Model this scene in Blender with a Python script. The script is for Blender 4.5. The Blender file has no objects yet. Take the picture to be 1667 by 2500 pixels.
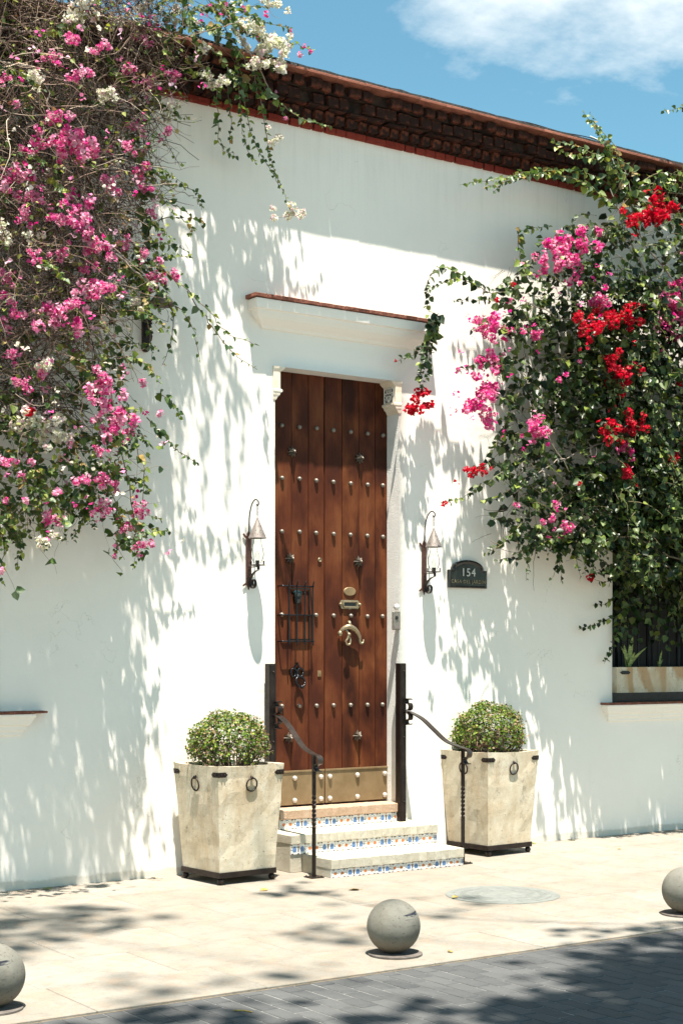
import bpy, bmesh, math, random
import numpy as np
from mathutils import Vector, Matrix, noise as mnoise

scene = bpy.context.scene
C = scene.collection
random.seed(11)
rng = np.random.default_rng(7)
R = math.radians

# ------------------------------------------------------------------ camera
cam_d = bpy.data.cameras.new('camera')
cam = bpy.data.objects.new('camera', cam_d)
C.objects.link(cam)
scene.camera = cam
cam.location = (-6.90, -10.205, 1.65)
cam.rotation_euler = (R(90), 0, R(-34.45))
cam_d.sensor_fit = 'VERTICAL'
cam_d.sensor_height = 36
cam_d.sensor_width = 24
cam_d.lens = 54
cam_d.shift_y = 0.140          # level camera, rising front: verticals stay vertical
cam_d.clip_end = 2000

# ------------------------------------------------------------------ sky
SUN = Vector((-0.45, -1.0, 3.8)).normalized()
world = bpy.data.worlds.new('World')
scene.world = world
world.use_nodes = True
wn = world.node_tree
wn.nodes.clear()
def wnode(t, **k):
    n = wn.nodes.new(t)
    for a, v in k.items(): setattr(n, a, v)
    return n
sky = wnode('ShaderNodeTexSky', sky_type='NISHITA')
sky.sun_disc = False
sky.sun_elevation = math.asin(SUN.z)
sky.sun_rotation = math.atan2(SUN.x, SUN.y)
sky.altitude = 20; sky.air_density = 1.0; sky.dust_density = 0.7; sky.ozone_density = 1.6
tc = wnode('ShaderNodeTexCoord')
sep = wnode('ShaderNodeSeparateXYZ')
wn.links.new(tc.outputs['Generated'], sep.inputs[0])
def wmath(op, a, b=None):
    n = wnode('ShaderNodeMath', operation=op)
    for i, v in enumerate((a, b)):
        if v is None: continue
        if isinstance(v, (int, float)): n.inputs[i].default_value = v
        else: wn.links.new(v, n.inputs[i])
    return n.outputs[0]
zz = wmath('ADD', wmath('MAXIMUM', sep.outputs['Z'], 0.0), 0.16)
comb = wnode('ShaderNodeCombineXYZ')
wn.links.new(wmath('DIVIDE', sep.outputs['X'], zz), comb.inputs[0])
wn.links.new(wmath('DIVIDE', sep.outputs['Y'], zz), comb.inputs[1])
comb.inputs[2].default_value = 3.1
cmap = wnode('ShaderNodeMapping')
cmap.inputs['Location'].default_value = (0.715, 1.605, 0.0)
wn.links.new(comb.outputs[0], cmap.inputs['Vector'])
cn = wnode('ShaderNodeTexNoise')
cn.inputs['Scale'].default_value = 1.05; cn.inputs['Detail'].default_value = 9
cn.inputs['Roughness'].default_value = 0.60; cn.inputs['Distortion'].default_value = 0.25
wn.links.new(cmap.outputs[0], cn.inputs['Vector'])
cr = wnode('ShaderNodeValToRGB')
cr.color_ramp.elements[0].position = 0.54; cr.color_ramp.elements[0].color = (0, 0, 0, 1)
cr.color_ramp.elements[1].position = 0.66; cr.color_ramp.elements[1].color = (1, 1, 1, 1)
wn.links.new(cn.outputs['Fac'], cr.inputs[0])
cmix = wnode('ShaderNodeMixRGB')
cmix.inputs['Color2'].default_value = (6.2, 6.6, 6.6, 1)
wn.links.new(wmath('MULTIPLY', cr.outputs[0], 0.92), cmix.inputs['Fac'])
tint = wnode('ShaderNodeMixRGB', blend_type='MULTIPLY')
tint.inputs['Fac'].default_value = 1.0; tint.inputs['Color2'].default_value = (0.75, 1.10, 0.96, 1)
wn.links.new(sky.outputs[0], tint.inputs['Color1'])
wn.links.new(tint.outputs[0], cmix.inputs['Color1'])
bg = wnode('ShaderNodeBackground')
bg.inputs['Strength'].default_value = 0.068
wn.links.new(cmix.outputs[0], bg.inputs['Color'])
wo = wnode('ShaderNodeOutputWorld')
wn.links.new(bg.outputs[0], wo.inputs['Surface'])

# ------------------------------------------------------------------ sun
sd = bpy.data.lights.new('sun', 'SUN')
sd.energy = 5.0; sd.angle = R(0.53); sd.color = (1.0, 0.935, 0.835)
sun = bpy.data.objects.new('sun', sd)
C.objects.link(sun)
sun.rotation_euler = SUN.to_track_quat('Z', 'Y').to_euler()
sun.location = (-4, -10, 30)

# ------------------------------------------------------------------ exposure
vs = scene.view_settings
vs.view_transform = 'Standard'; vs.look = 'None'; vs.exposure = 1.45; vs.gamma = 1.0
vs.use_curve_mapping = False
scene.cycles.max_bounces = 8
scene.cycles.diffuse_bounces = 4
scene.cycles.transparent_max_bounces = 12
scene.cycles.sample_clamp_indirect = 6
scene.cycles.caustics_reflective = False
scene.cycles.caustics_refractive = False

# ================================================================== materials
class NT:
    def __init__(s, name):
        s.m = bpy.data.materials.new(name); s.m.use_nodes = True
        s.t = s.m.node_tree; s.b = s.t.nodes['Principled BSDF']; s.out = s.t.nodes['Material Output']
    def n(s, t, **k):
        x = s.t.nodes.new(t)
        for a, v in k.items(): setattr(x, a, v)
        return x
    def l(s, a, b): s.t.links.new(a, b)
    def coord(s, scale=(1, 1, 1), kind='Object', rnd=0.0):
        tcn = s.n('ShaderNodeTexCoord'); mp = s.n('ShaderNodeMapping')
        mp.inputs['Scale'].default_value = scale
        src = tcn.outputs[kind]
        if rnd:
            oi = s.n('ShaderNodeObjectInfo')
            ad = s.n('ShaderNodeVectorMath', operation='ADD')
            ml = s.n('ShaderNodeVectorMath', operation='SCALE')
            cx = s.n('ShaderNodeCombineXYZ')
            for i in range(3): s.l(oi.outputs['Random'], cx.inputs[i])
            s.l(cx.outputs[0], ml.inputs[0]); ml.inputs['Scale'].default_value = rnd
            s.l(src, ad.inputs[0]); s.l(ml.outputs[0], ad.inputs[1]); src = ad.outputs[0]
        s.l(src, mp.inputs['Vector'])
        return mp.outputs[0]
    def noise(s, vec, scale, detail=4, rough=0.55, dist=0.0):
        x = s.n('ShaderNodeTexNoise')
        x.inputs['Scale'].default_value = scale; x.inputs['Detail'].default_value = detail
        x.inputs['Roughness'].default_value = rough; x.inputs['Distortion'].default_value = dist
        s.l(vec, x.inputs['Vector']); return x.outputs['Fac']
    def voro(s, vec, scale):
        x = s.n('ShaderNodeTexVoronoi'); x.inputs['Scale'].default_value = scale
        s.l(vec, x.inputs['Vector']); return x.outputs['Distance']
    def ramp(s, fac, stops):
        x = s.n('ShaderNodeValToRGB'); e = x.color_ramp.elements
        while len(e) > 1: e.remove(e[-1])
        for i, (p, c) in enumerate(stops):
            if isinstance(c, (int, float)): c = (c, c, c)
            if i == 0: e[0].position = p; e[0].color = (*c, 1)
            else:
                q = e.new(p); q.color = (*c, 1)
        s.l(fac, x.inputs[0]); return x.outputs[0]
    def mix(s, fac, a, b, mode='MIX'):
        x = s.n('ShaderNodeMixRGB', blend_type=mode)
        for i, v in enumerate((fac, a, b)):
            if isinstance(v, (int, float)): x.inputs[i].default_value = v if i == 0 else (v, v, v, 1)
            elif isinstance(v, tuple): x.inputs[i].default_value = (*v, 1)
            else: s.l(v, x.inputs[i])
        return x.outputs[0]
    def math(s, op, a, b):
        x = s.n('ShaderNodeMath', operation=op)
        for i, v in enumerate((a, b)):
            if isinstance(v, (int, float)): x.inputs[i].default_value = v
            else: s.l(v, x.inputs[i])
        return x.outputs[0]
    def rnd(s):
        return s.n('ShaderNodeObjectInfo').outputs['Random']
    def bump(s, h, strength=0.3, dist=0.01, prev=None):
        x = s.n('ShaderNodeBump'); x.inputs['Strength'].default_value = strength
        x.inputs['Distance'].default_value = dist; s.l(h, x.inputs['Height'])
        if prev is not None: s.l(prev, x.inputs['Normal'])
        s.l(x.outputs[0], s.b.inputs['Normal']); return x.outputs[0]
    def col(s, c):
        if isinstance(c, tuple): s.b.inputs['Base Color'].default_value = (*c, 1)
        else: s.l(c, s.b.inputs['Base Color'])
    def set(s, rough=None, metal=None, spec=None):
        if rough is not None:
            if isinstance(rough, (int, float)): s.b.inputs['Roughness'].default_value = rough
            else: s.l(rough, s.b.inputs['Roughness'])
        if metal is not None: s.b.inputs['Metallic'].default_value = metal
        if spec is not None: s.b.inputs['Specular IOR Level'].default_value = spec
        return s

MAT = {}
def reg(k, nt): MAT[k] = nt.m; return nt

def m_plaster():
    t = NT('white_lime_plaster'); v = t.coord()
    big = t.ramp(t.noise(v, 0.9, 5, 0.6), [(0.3, (0.84, 0.795, 0.725)), (0.7, (0.89, 0.845, 0.775))])
    st = t.ramp(t.noise(t.coord((3.0, 3.0, 0.7)), 2.2, 6, 0.65), [(0.58, 0.0), (0.8, 0.22)])
    c = t.mix(st, big, (0.70, 0.675, 0.61))
    sp = t.ramp(t.noise(v, 55, 3, 0.6), [(0.70, 0.0), (0.76, 0.5)])
    c = t.mix(sp, c, (0.60, 0.59, 0.55))
    ck = t.n('ShaderNodeTexVoronoi', feature='DISTANCE_TO_EDGE'); ck.inputs['Scale'].default_value = 0.9
    dn = t.n('ShaderNodeVectorMath', operation='ADD'); nz = t.n('ShaderNodeTexNoise'); nz.inputs['Scale'].default_value = 5.0; nz.inputs['Detail'].default_value = 6
    t.l(v, nz.inputs['Vector']); t.l(v, dn.inputs[0]); t.l(nz.outputs['Color'], dn.inputs[1]); t.l(dn.outputs[0], ck.inputs['Vector'])
    crk = t.math('MULTIPLY', t.ramp(ck.outputs['Distance'], [(0.0, 0.5), (0.006, 0.0)]), t.ramp(t.noise(v, 1.6, 3), [(0.55, 0.0), (0.62, 1.0)]))
    c = t.mix(crk, c, (0.45, 0.42, 0.36))
    # rain marks below the cornice
    sz = t.n('ShaderNodeSeparateXYZ'); t.l(v, sz.inputs[0])
    drip = t.math('MULTIPLY', t.ramp(t.math('MULTIPLY', sz.outputs['Z'], 0.1), [(0.515, 0.0), (0.583, 0.34)]), t.ramp(t.noise(t.coord((9, 9, 0.5)), 1.4, 6, 0.7), [(0.48, 0.0), (0.7, 0.8)]))
    c = t.mix(drip, c, (0.50, 0.47, 0.42))
    # foot of the wall: thin line of dirt and shadow painted into the colour
    sx = t.n('ShaderNodeSeparateXYZ'); t.l(v, sx.inputs[0])
    hgt = t.math('ADD', sx.outputs['Z'], t.math('MULTIPLY', t.noise(v, 5, 8, 0.8), -0.10))
    ft = t.ramp(hgt, [(-0.005, 0.6), (0.018, 0.0)])
    c = t.mix(ft, c, (0.50, 0.46, 0.38))
    t.col(c); t.set(0.9, spec=0.2)
    b = t.bump(t.noise(v, 6, 7, 0.62), 0.36, 0.016)
    t.bump(t.noise(v, 75, 4, 0.7), 0.22, 0.004, b)
    return reg('plaster', t)
m_plaster()

def m_rough_plaster():
    t = NT('rough_jamb_plaster'); v = t.coord()
    t.col(t.ramp(t.noise(v, 6, 5), [(0.3, (0.74, 0.735, 0.70)), (0.7, (0.83, 0.825, 0.79))])); t.set(0.95, spec=0.15)
    t.bump(t.noise(v, 70, 5, 0.75), 0.75, 0.012)
    reg('jamb', t)
m_rough_plaster()

def m_old_brick(key, lo, hi, soot, amount):
    t = NT(key); v = t.coord(rnd=9.0)
    base = t.mix(t.rnd(), lo, hi)
    base = t.mix(0.55, base, t.ramp(t.noise(v, 22, 5, 0.7), [(0.3, lo), (0.72, hi)]))
    s_ = t.ramp(t.noise(t.coord(), 4.5, 6, 0.72, 0.4), [(amount - 0.09, 0.0), (amount + 0.06, 0.93)])
    c = t.mix(s_, base, soot)
    lime = t.ramp(t.noise(v, 12, 5, 0.7), [(0.66, 0.0), (0.8, 0.6)])
    c = t.mix(lime, c, (0.30, 0.21, 0.13))
    t.col(c); t.set(0.92, spec=0.2)
    t.bump(t.noise(v, 45, 6, 0.75), 0.7, 0.014)
    reg(key, t)
m_old_brick('sooty_brick', (0.11, 0.030, 0.018), (0.36, 0.105, 0.055), (0.013, 0.009, 0.008), 0.50)
m_old_brick('red_brick', (0.18, 0.024, 0.016), (0.26, 0.042, 0.026), (0.06, 0.014, 0.010), 0.68)
m_old_brick('terracotta', (0.23, 0.085, 0.055), (0.32, 0.13, 0.088), (0.09, 0.034, 0.024), 0.60)
m_old_brick('mortar_dark', (0.030, 0.019, 0.015), (0.060, 0.036, 0.026), (0.014, 0.010, 0.009), 0.5)
m_old_brick('threshold_brick', (0.40, 0.265, 0.175), (0.50, 0.37, 0.27), (0.32, 0.21, 0.14), 0.74)

def m_simple(key, c0, c1, scale, rough=0.8, metal=0.0, bump=(30, 0.3, 0.004), spec=0.4, st=(1, 1, 1), rnd=0.0, detail=5):
    t = NT(key); v = t.coord(st, rnd=rnd)
    t.col(t.ramp(t.noise(v, scale, detail, 0.62), [(0.32, c0), (0.68, c1)])); t.set(rough, metal, spec)
    if bump: t.bump(t.noise(v, bump[0], 4, 0.65), bump[1], bump[2])
    return reg(key, t)
m_simple('membrane', (0.010, 0.010, 0.010), (0.06, 0.056, 0.05), 60, 0.95, bump=(60, 1.0, 0.02))
m_simple('iron', (0.0154, 0.0112, 0.0098), (0.0364, 0.0252, 0.021), 14, 0.42, 0.55, (60, 0.35, 0.003), rnd=3)
m_simple('rail_iron', (0.05, 0.042, 0.038), (0.10, 0.082, 0.072), 16, 0.33, 0.75, (70, 0.2, 0.002))
m_simple('black_iron', (0.010, 0.011, 0.013), (0.022, 0.022, 0.026), 20, 0.28, 0.5, (80, 0.25, 0.002))
m_simple('copper_brown', (0.17, 0.145, 0.13), (0.26, 0.225, 0.205), 30, 0.55, 0.35, (90, 0.5, 0.003))
m_simple('rust_plate', (0.06, 0.030, 0.024), (0.13, 0.065, 0.05), 50, 0.55, 0.4, (120, 0.9, 0.004))
m_simple('plaque_dark', (0.022, 0.021, 0.020), (0.045, 0.042, 0.04), 12, 0.18, 0.35, (40, 0.15, 0.002))
m_simple('pewter', (0.18, 0.1575, 0.1312), (0.3, 0.27, 0.2288), 40, 0.45, 0.55, (90, 0.3, 0.002))
m_simple('steel_stud', (0.51, 0.4845, 0.442), (0.663, 0.6375, 0.595), 40, 0.4, 0.4, (90, 0.2, 0.001))
m_simple('brass', (0.185, 0.125, 0.060), (0.265, 0.185, 0.098), 7, 0.5, 0.25, (60, 0.12, 0.002))
m_simple('pale_brass', (0.224, 0.176, 0.108), (0.352, 0.288, 0.188), 18, 0.38, 0.6, (60, 0.2, 0.002))
m_simple('soil', (0.02, 0.014, 0.010), (0.05, 0.033, 0.022), 30, 0.95, bump=(40, 0.8, 0.02))
m_simple('dark_wood', (0.006, 0.0045, 0.0035), (0.015, 0.01, 0.007), 14, 0.6, st=(6, 6, 0.6))
m_simple('bark', (0.10, 0.075, 0.058), (0.22, 0.17, 0.13), 18, 0.9, bump=(40, 0.9, 0.02), st=(3, 3, 1))
m_simple('white_metal', (0.62, 0.62, 0.60), (0.74, 0.74, 0.72), 20, 0.35, 0.2, (50, 0.1, 0.001))
m_simple('black_plastic', (0.012, 0.012, 0.013), (0.02, 0.02, 0.02), 20, 0.4, bump=None)
m_simple('white_cord', (0.62, 0.62, 0.60), (0.74, 0.73, 0.70), 20, 0.7, bump=None)
m_simple('bottle_green', (0.006, 0.018, 0.022), (0.012, 0.032, 0.036), 20, 0.12, 0.0, bump=None, spec=0.8)
m_simple('carved_stone', (0.66, 0.56, 0.43), (0.80, 0.74, 0.63), 14, 0.85, bump=(50, 0.4, 0.005))
m_simple('lattice_white', (0.70, 0.64, 0.56), (0.80, 0.76, 0.70), 30, 0.6, bump=None)
m_simple('lattice_dark', (0.03, 0.03, 0.032), (0.07, 0.06, 0.06), 30, 0.5, bump=None)
m_simple('blue_glaze', (0.07, 0.14, 0.30), (0.13, 0.24, 0.43), 60, 0.25, bump=None)
m_simple('orange_glaze', (0.42, 0.13, 0.035), (0.55, 0.19, 0.06), 60, 0.25, bump=None)
m_simple('dark_glaze', (0.03, 0.02, 0.02), (0.07, 0.05, 0.045), 60, 0.25, bump=None)
m_simple('white_glaze', (0.6512, 0.6424, 0.6072), (0.7216, 0.7128, 0.6864), 60, 0.25, bump=(20, 0.1, 0.001))
m_simple('dry_leaf', (0.238, 0.154, 0.035), (0.385, 0.294, 0.07), 30, 0.7, bump=(60, 0.3, 0.002), rnd=5)
m_simple('green_leaf_fallen', (0.10, 0.14, 0.03), (0.28, 0.30, 0.06), 30, 0.6, bump=(60, 0.3, 0.002), rnd=5)

def m_step_stone():
    t = NT('cream_step_stone'); v = t.coord(rnd=4.0)
    c = t.ramp(t.noise(v, 7, 6, 0.65), [(0.25, (0.37, 0.3256, 0.2442)), (0.5, (0.4588, 0.4218, 0.3404)), (0.75, (0.518, 0.4884, 0.4144))])
    d = t.ramp(t.noise(v, 26, 5, 0.7), [(0.62, 0.0), (0.74, 0.6)])
    c = t.mix(d, c, (0.2516, 0.1998, 0.1406))
    t.col(c); t.set(0.88, spec=0.25)
    t.bump(t.noise(v, 38, 6, 0.75), 0.5, 0.01)
    reg('step_stone', t)
m_step_stone()

def m_travertine(key, rnd_, streak):
    t = NT(key); v = t.coord(rnd=rnd_)
    c = t.ramp(t.noise(t.coord((1, 1, 0.7), rnd=rnd_), 5.0, 8, 0.68, 0.6), [(0.25, (0.43, 0.345, 0.225)), (0.42, (0.57, 0.49, 0.36)), (0.6, (0.645, 0.585, 0.465)), (0.8, (0.58, 0.50, 0.375))])
    if streak:
        w = t.n('ShaderNodeTexWave', wave_type='BANDS', bands_direction='DIAGONAL')
        w.inputs['Scale'].default_value = 1.1; w.inputs['Distortion'].default_value = 14.0
        w.inputs['Detail'].default_value = 5; w.inputs['Detail Scale'].default_value = 0.9
        t.l(t.coord((1.6, 1.0, 0.6), rnd=rnd_), w.inputs['Vector'])
        c = t.mix(t.ramp(w.outputs['Fac'], [(0.25, streak), (0.7, 0.0)]), c, (0.42, 0.26, 0.13))
    blot = t.ramp(t.noise(v, 2.3, 5, 0.6, 0.5), [(0.48, 0.0), (0.64, 0.45)])
    c = t.mix(blot, c, (0.50, 0.375, 0.235))
    run = t.ramp(t.noise(t.coord((3.0, 3.0, 0.6), rnd=rnd_), 2.2, 7, 0.7, 0.3), [(0.50, 0.0), (0.70, 0.6)])
    c = t.mix(run, c, (0.40, 0.275, 0.155))
    fine = t.ramp(t.noise(v, 34, 6, 0.75), [(0.50, 0.0), (0.72, 0.25)])
    c = t.mix(fine, c, (0.36, 0.28, 0.18))
    grime = t.ramp(t.noise(t.coord((2.2, 2.2, 1.5), rnd=rnd_), 2.9, 9, 0.8), [(0.57, 0.0), (0.70, 0.8)])
    c = t.mix(grime, c, (0.16, 0.14, 0.105))
    pits = t.ramp(t.noise(v, 60, 4, 0.72), [(0.63, 0.0), (0.68, 0.9)])
    c = t.mix(pits, c, (0.17, 0.12, 0.075))
    t.col(c); t.set(0.85, spec=0.2)
    b = t.bump(t.noise(v, 18, 6, 0.7), 0.35, 0.008)
    t.bump(t.math('MULTIPLY', pits, -1.0), 0.6, 0.008, b)
    reg(key, t)
m_travertine('travertine', 7.0, 0.0)
m_travertine('travertine_banded', 3.0, 0.85)

def m_paving():
    t = NT('sidewalk_coral_stone'); v = t.coord()
    c = t.ramp(t.noise(v, 2.3, 8, 0.7, 0.4), [(0.25, (0.1836, 0.1686, 0.1394)), (0.5, (0.2618, 0.2414, 0.204)), (0.75, (0.3196, 0.2992, 0.2584))])
    c = t.mix(0.35, c, t.mix(t.rnd(), (0.2108, 0.185, 0.1496), (0.306, 0.289, 0.2618)))
    pk = t.ramp(t.noise(v, 4.2, 7, 0.75, 0.3), [(0.50, 0.0), (0.68, 0.7)])
    c = t.mix(pk, c, (0.2856, 0.2142, 0.153))
    gr = t.ramp(t.noise(t.coord((1, 1, 1)), 7.0, 8, 0.82), [(0.52, 0.0), (0.70, 0.7)])
    c = t.mix(gr, c, (0.1564, 0.1428, 0.1224))
    fi = t.ramp(t.noise(v, 70, 5, 0.78), [(0.52, 0.0), (0.70, 0.6)])
    c = t.mix(fi, c, (0.1496, 0.1292, 0.102))
    t.col(c); t.set(0.92, spec=0.15)
    b = t.bump(t.noise(v, 14, 7, 0.75), 0.6, 0.012)
    t.bump(t.noise(v, 110, 5, 0.75), 0.7, 0.005, b)
    reg('paving', t)
m_paving()
m_simple('paving_joint', (0.14, 0.112, 0.077), (0.252, 0.203, 0.14), 12, 0.95, bump=(40, 0.5, 0.01))
m_simple('sand_joint', (0.032, 0.032, 0.0304), (0.24, 0.24, 0.224), 2.2, 0.95, bump=(60, 0.5, 0.005))

def m_paver():
    t = NT('grey_concrete_paver'); v = t.coord()
    c = t.mix(t.rnd(), (0.05379, 0.05707, 0.0597), (0.09512, 0.09774, 0.09774))
    c = t.mix(0.4, c, t.ramp(t.noise(v, 5, 6, 0.7), [(0.3, (0.03608, 0.03936, 0.0433)), (0.7, (0.1115, 0.1115, 0.1082))]))
    sp = t.ramp(t.noise(v, 160, 3, 0.7), [(0.6, 0.0), (0.72, 0.5)])
    c = t.mix(sp, c, (0.1574, 0.1574, 0.1509))
    t.col(c); t.set(0.85, spec=0.3)
    t.bump(t.noise(v, 130, 4, 0.7), 0.6, 0.004)
    reg('paver', t)
m_paver()
m_simple('pale_ground', (0.225, 0.2137, 0.1875), (0.315, 0.3, 0.27), 4, 0.95, bump=(60, 0.4, 0.01))  # far ground out of view, coloured pale to bounce light onto the wall

def m_ball():
    t = NT('cast_concrete_ball'); v = t.coord()
    c = t.ramp(t.noise(v, 11, 6, 0.6), [(0.3, (0.140, 0.137, 0.115)), (0.7, (0.202, 0.196, 0.168))])
    # scuffed, earth stained lower half
    sx = t.n('ShaderNodeSeparateXYZ'); t.l(v, sx.inputs[0])
    h = t.math('ADD', sx.outputs['Z'], t.math('MULTIPLY', t.noise(v, 8, 5, 0.7), 0.16))
    c = t.mix(t.ramp(h, [(0.10, 0.7), (0.20, 0.0)]), c, (0.182, 0.133, 0.084))
    mot = t.ramp(t.noise(v, 6, 7, 0.75), [(0.45, 0.0), (0.68, 0.6)])
    c = t.mix(mot, c, (0.13, 0.115, 0.085))
    pit = t.ramp(t.noise(v, 75, 4, 0.7), [(0.60, 0.0), (0.66, 1.0)])
    c = t.mix(pit, c, (0.084, 0.07, 0.056))
    # dark paint rubbed off by car tyres, on the flank that faces the road
    dv = t.n('ShaderNodeVectorMath', operation='DISTANCE')
    t.l(v, dv.inputs[0]); dv.inputs[1].default_value = (0.030, -0.124, 0.222)
    near = t.ramp(dv.outputs['Value'], [(0.060, 1.0), (0.080, 0.0)])
    band = t.ramp(t.noise(t.coord((2, 2, 26)), 2.0, 4, 0.7), [(0.52, 0.0), (0.56, 1.0)])
    c = t.mix(t.math('MULTIPLY', near, band), c, (0.0175, 0.021, 0.0315))
    dv2 = t.n('ShaderNodeVectorMath', operation='DISTANCE')
    t.l(v, dv2.inputs[0]); dv2.inputs[1].default_value = (0.035, -0.135, 0.150)
    sm = t.math('MULTIPLY', t.ramp(dv2.outputs['Value'], [(0.02, 0.75), (0.085, 0.0)]), t.noise(v, 30, 5, 0.8))
    c = t.mix(sm, c, (0.042, 0.0434, 0.0385))
    t.col(c); t.set(0.85, spec=0.25)
    b = t.bump(t.noise(v, 60, 5, 0.7), 0.3, 0.004)
    t.bump(t.math('MULTIPLY', pit, -1.0), 0.5, 0.004, b)
    reg('ball', t)
m_ball()
m_simple('base_disc', (0.07, 0.0595, 0.0525), (0.154, 0.133, 0.1155), 20, 0.9, bump=(50, 0.5, 0.005))
m_simple('manhole_iron', (0.14, 0.1505, 0.1365), (0.196, 0.2065, 0.189), 16, 0.8, 0.0, (60, 0.4, 0.004))

def m_door():
    t = NT('stained_door_wood'); v = t.coord(rnd=3.0)
    vg = t.coord((1.0, 1.0, 0.035), rnd=3.0)
    grain = t.noise(vg, 150, 4, 0.65, 0.0)
    patch = t.noise(t.coord((1.5, 1.5, 0.75), rnd=2.0), 3.2, 4, 0.5, 0.15)
    streak = t.noise(t.coord((1.0, 1.0, 0.06), rnd=3.0), 28, 4, 0.6)
    f = t.math('ADD', t.math('MULTIPLY', patch, 0.88), t.math('ADD', t.math('MULTIPLY', streak, 0.08), t.math('MULTIPLY', grain, 0.08)))
    c = t.ramp(f, [(0.39, (0.03034, 0.00903, 0.005057)), (0.485, (0.0708, 0.01987, 0.008308)), (0.57, (0.1192, 0.03612, 0.013)), (0.68, (0.1734, 0.06068, 0.02239))])
    c = t.mix(t.ramp(t.rnd(), [(0.0, 0.0), (1.0, 0.45)]), c, (0.0903, 0.02312, 0.01156))
    g2 = t.ramp(grain, [(0.34, 0.35), (0.48, 0.0)])
    c = t.mix(g2, c, (0.03251, 0.01156, 0.007224))
    t.col(c); t.set(0.55, spec=0.12)
    t.bump(grain, 0.35, 0.003)
    reg('door', t)
m_door()

def m_attr(key, rough, trans, spec=0.4, bumpy=False, sheen=0.0):
    t = NT(key)
    a = t.n('ShaderNodeVertexColor', layer_name='Col')
    t.col(a.outputs['Color']); t.set(rough, spec=spec)
    if trans:
        tr = t.n('ShaderNodeBsdfTranslucent'); t.l(a.outputs['Color'], tr.inputs['Color'])
        hs = t.n('ShaderNodeHueSaturation'); hs.inputs['Saturation'].default_value = 1.12; hs.inputs['Value'].default_value = 1.25
        t.l(a.outputs['Color'], hs.inputs['Color']); t.l(hs.outputs[0], tr.inputs['Color'])
        mx = t.n('ShaderNodeMixShader'); mx.inputs[0].default_value = trans
        t.l(t.b.outputs[0], mx.inputs[1]); t.l(tr.outputs[0], mx.inputs[2]); t.l(mx.outputs[0], t.out.inputs['Surface'])
    reg(key, t)
m_attr('leaf', 0.48, 0.30, 0.32)
m_attr('leaf_gloss', 0.40, 0.25, 0.38)
m_attr('bract', 0.75, 0.42, 0.2)
m_attr('twig', 0.85, 0.0, 0.2)

def m_glass():
    t = NT('lamp_glass')
    tp = t.n('ShaderNodeBsdfTransparent'); tp.inputs['Color'].default_value = (0.93, 0.95, 0.94, 1)
    gl = t.n('ShaderNodeBsdfGlossy'); gl.inputs['Roughness'].default_value = 0.04
    lw = t.n('ShaderNodeLayerWeight'); lw.inputs['Blend'].default_value = 0.10
    mx = t.n('ShaderNodeMixShader'); t.l(lw.outputs['Fresnel'], mx.inputs[0])
    t.l(tp.outputs[0], mx.inputs[1]); t.l(gl.outputs[0], mx.inputs[2]); t.l(mx.outputs[0], t.out.inputs['Surface'])
    reg('glass', t)
m_glass()
def m_snake():
    t = NT('snake_plant_leaf'); v = t.coord((1, 1, 1))
    b_ = t.noise(t.coord((4, 4, 40)), 3.0, 3, 0.6)
    t.col(t.ramp(b_, [(0.4, (0.10, 0.17, 0.04)), (0.6, (0.34, 0.40, 0.12))])); t.set(0.4, spec=0.5)
    reg('snake', t)
m_snake()

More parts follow.
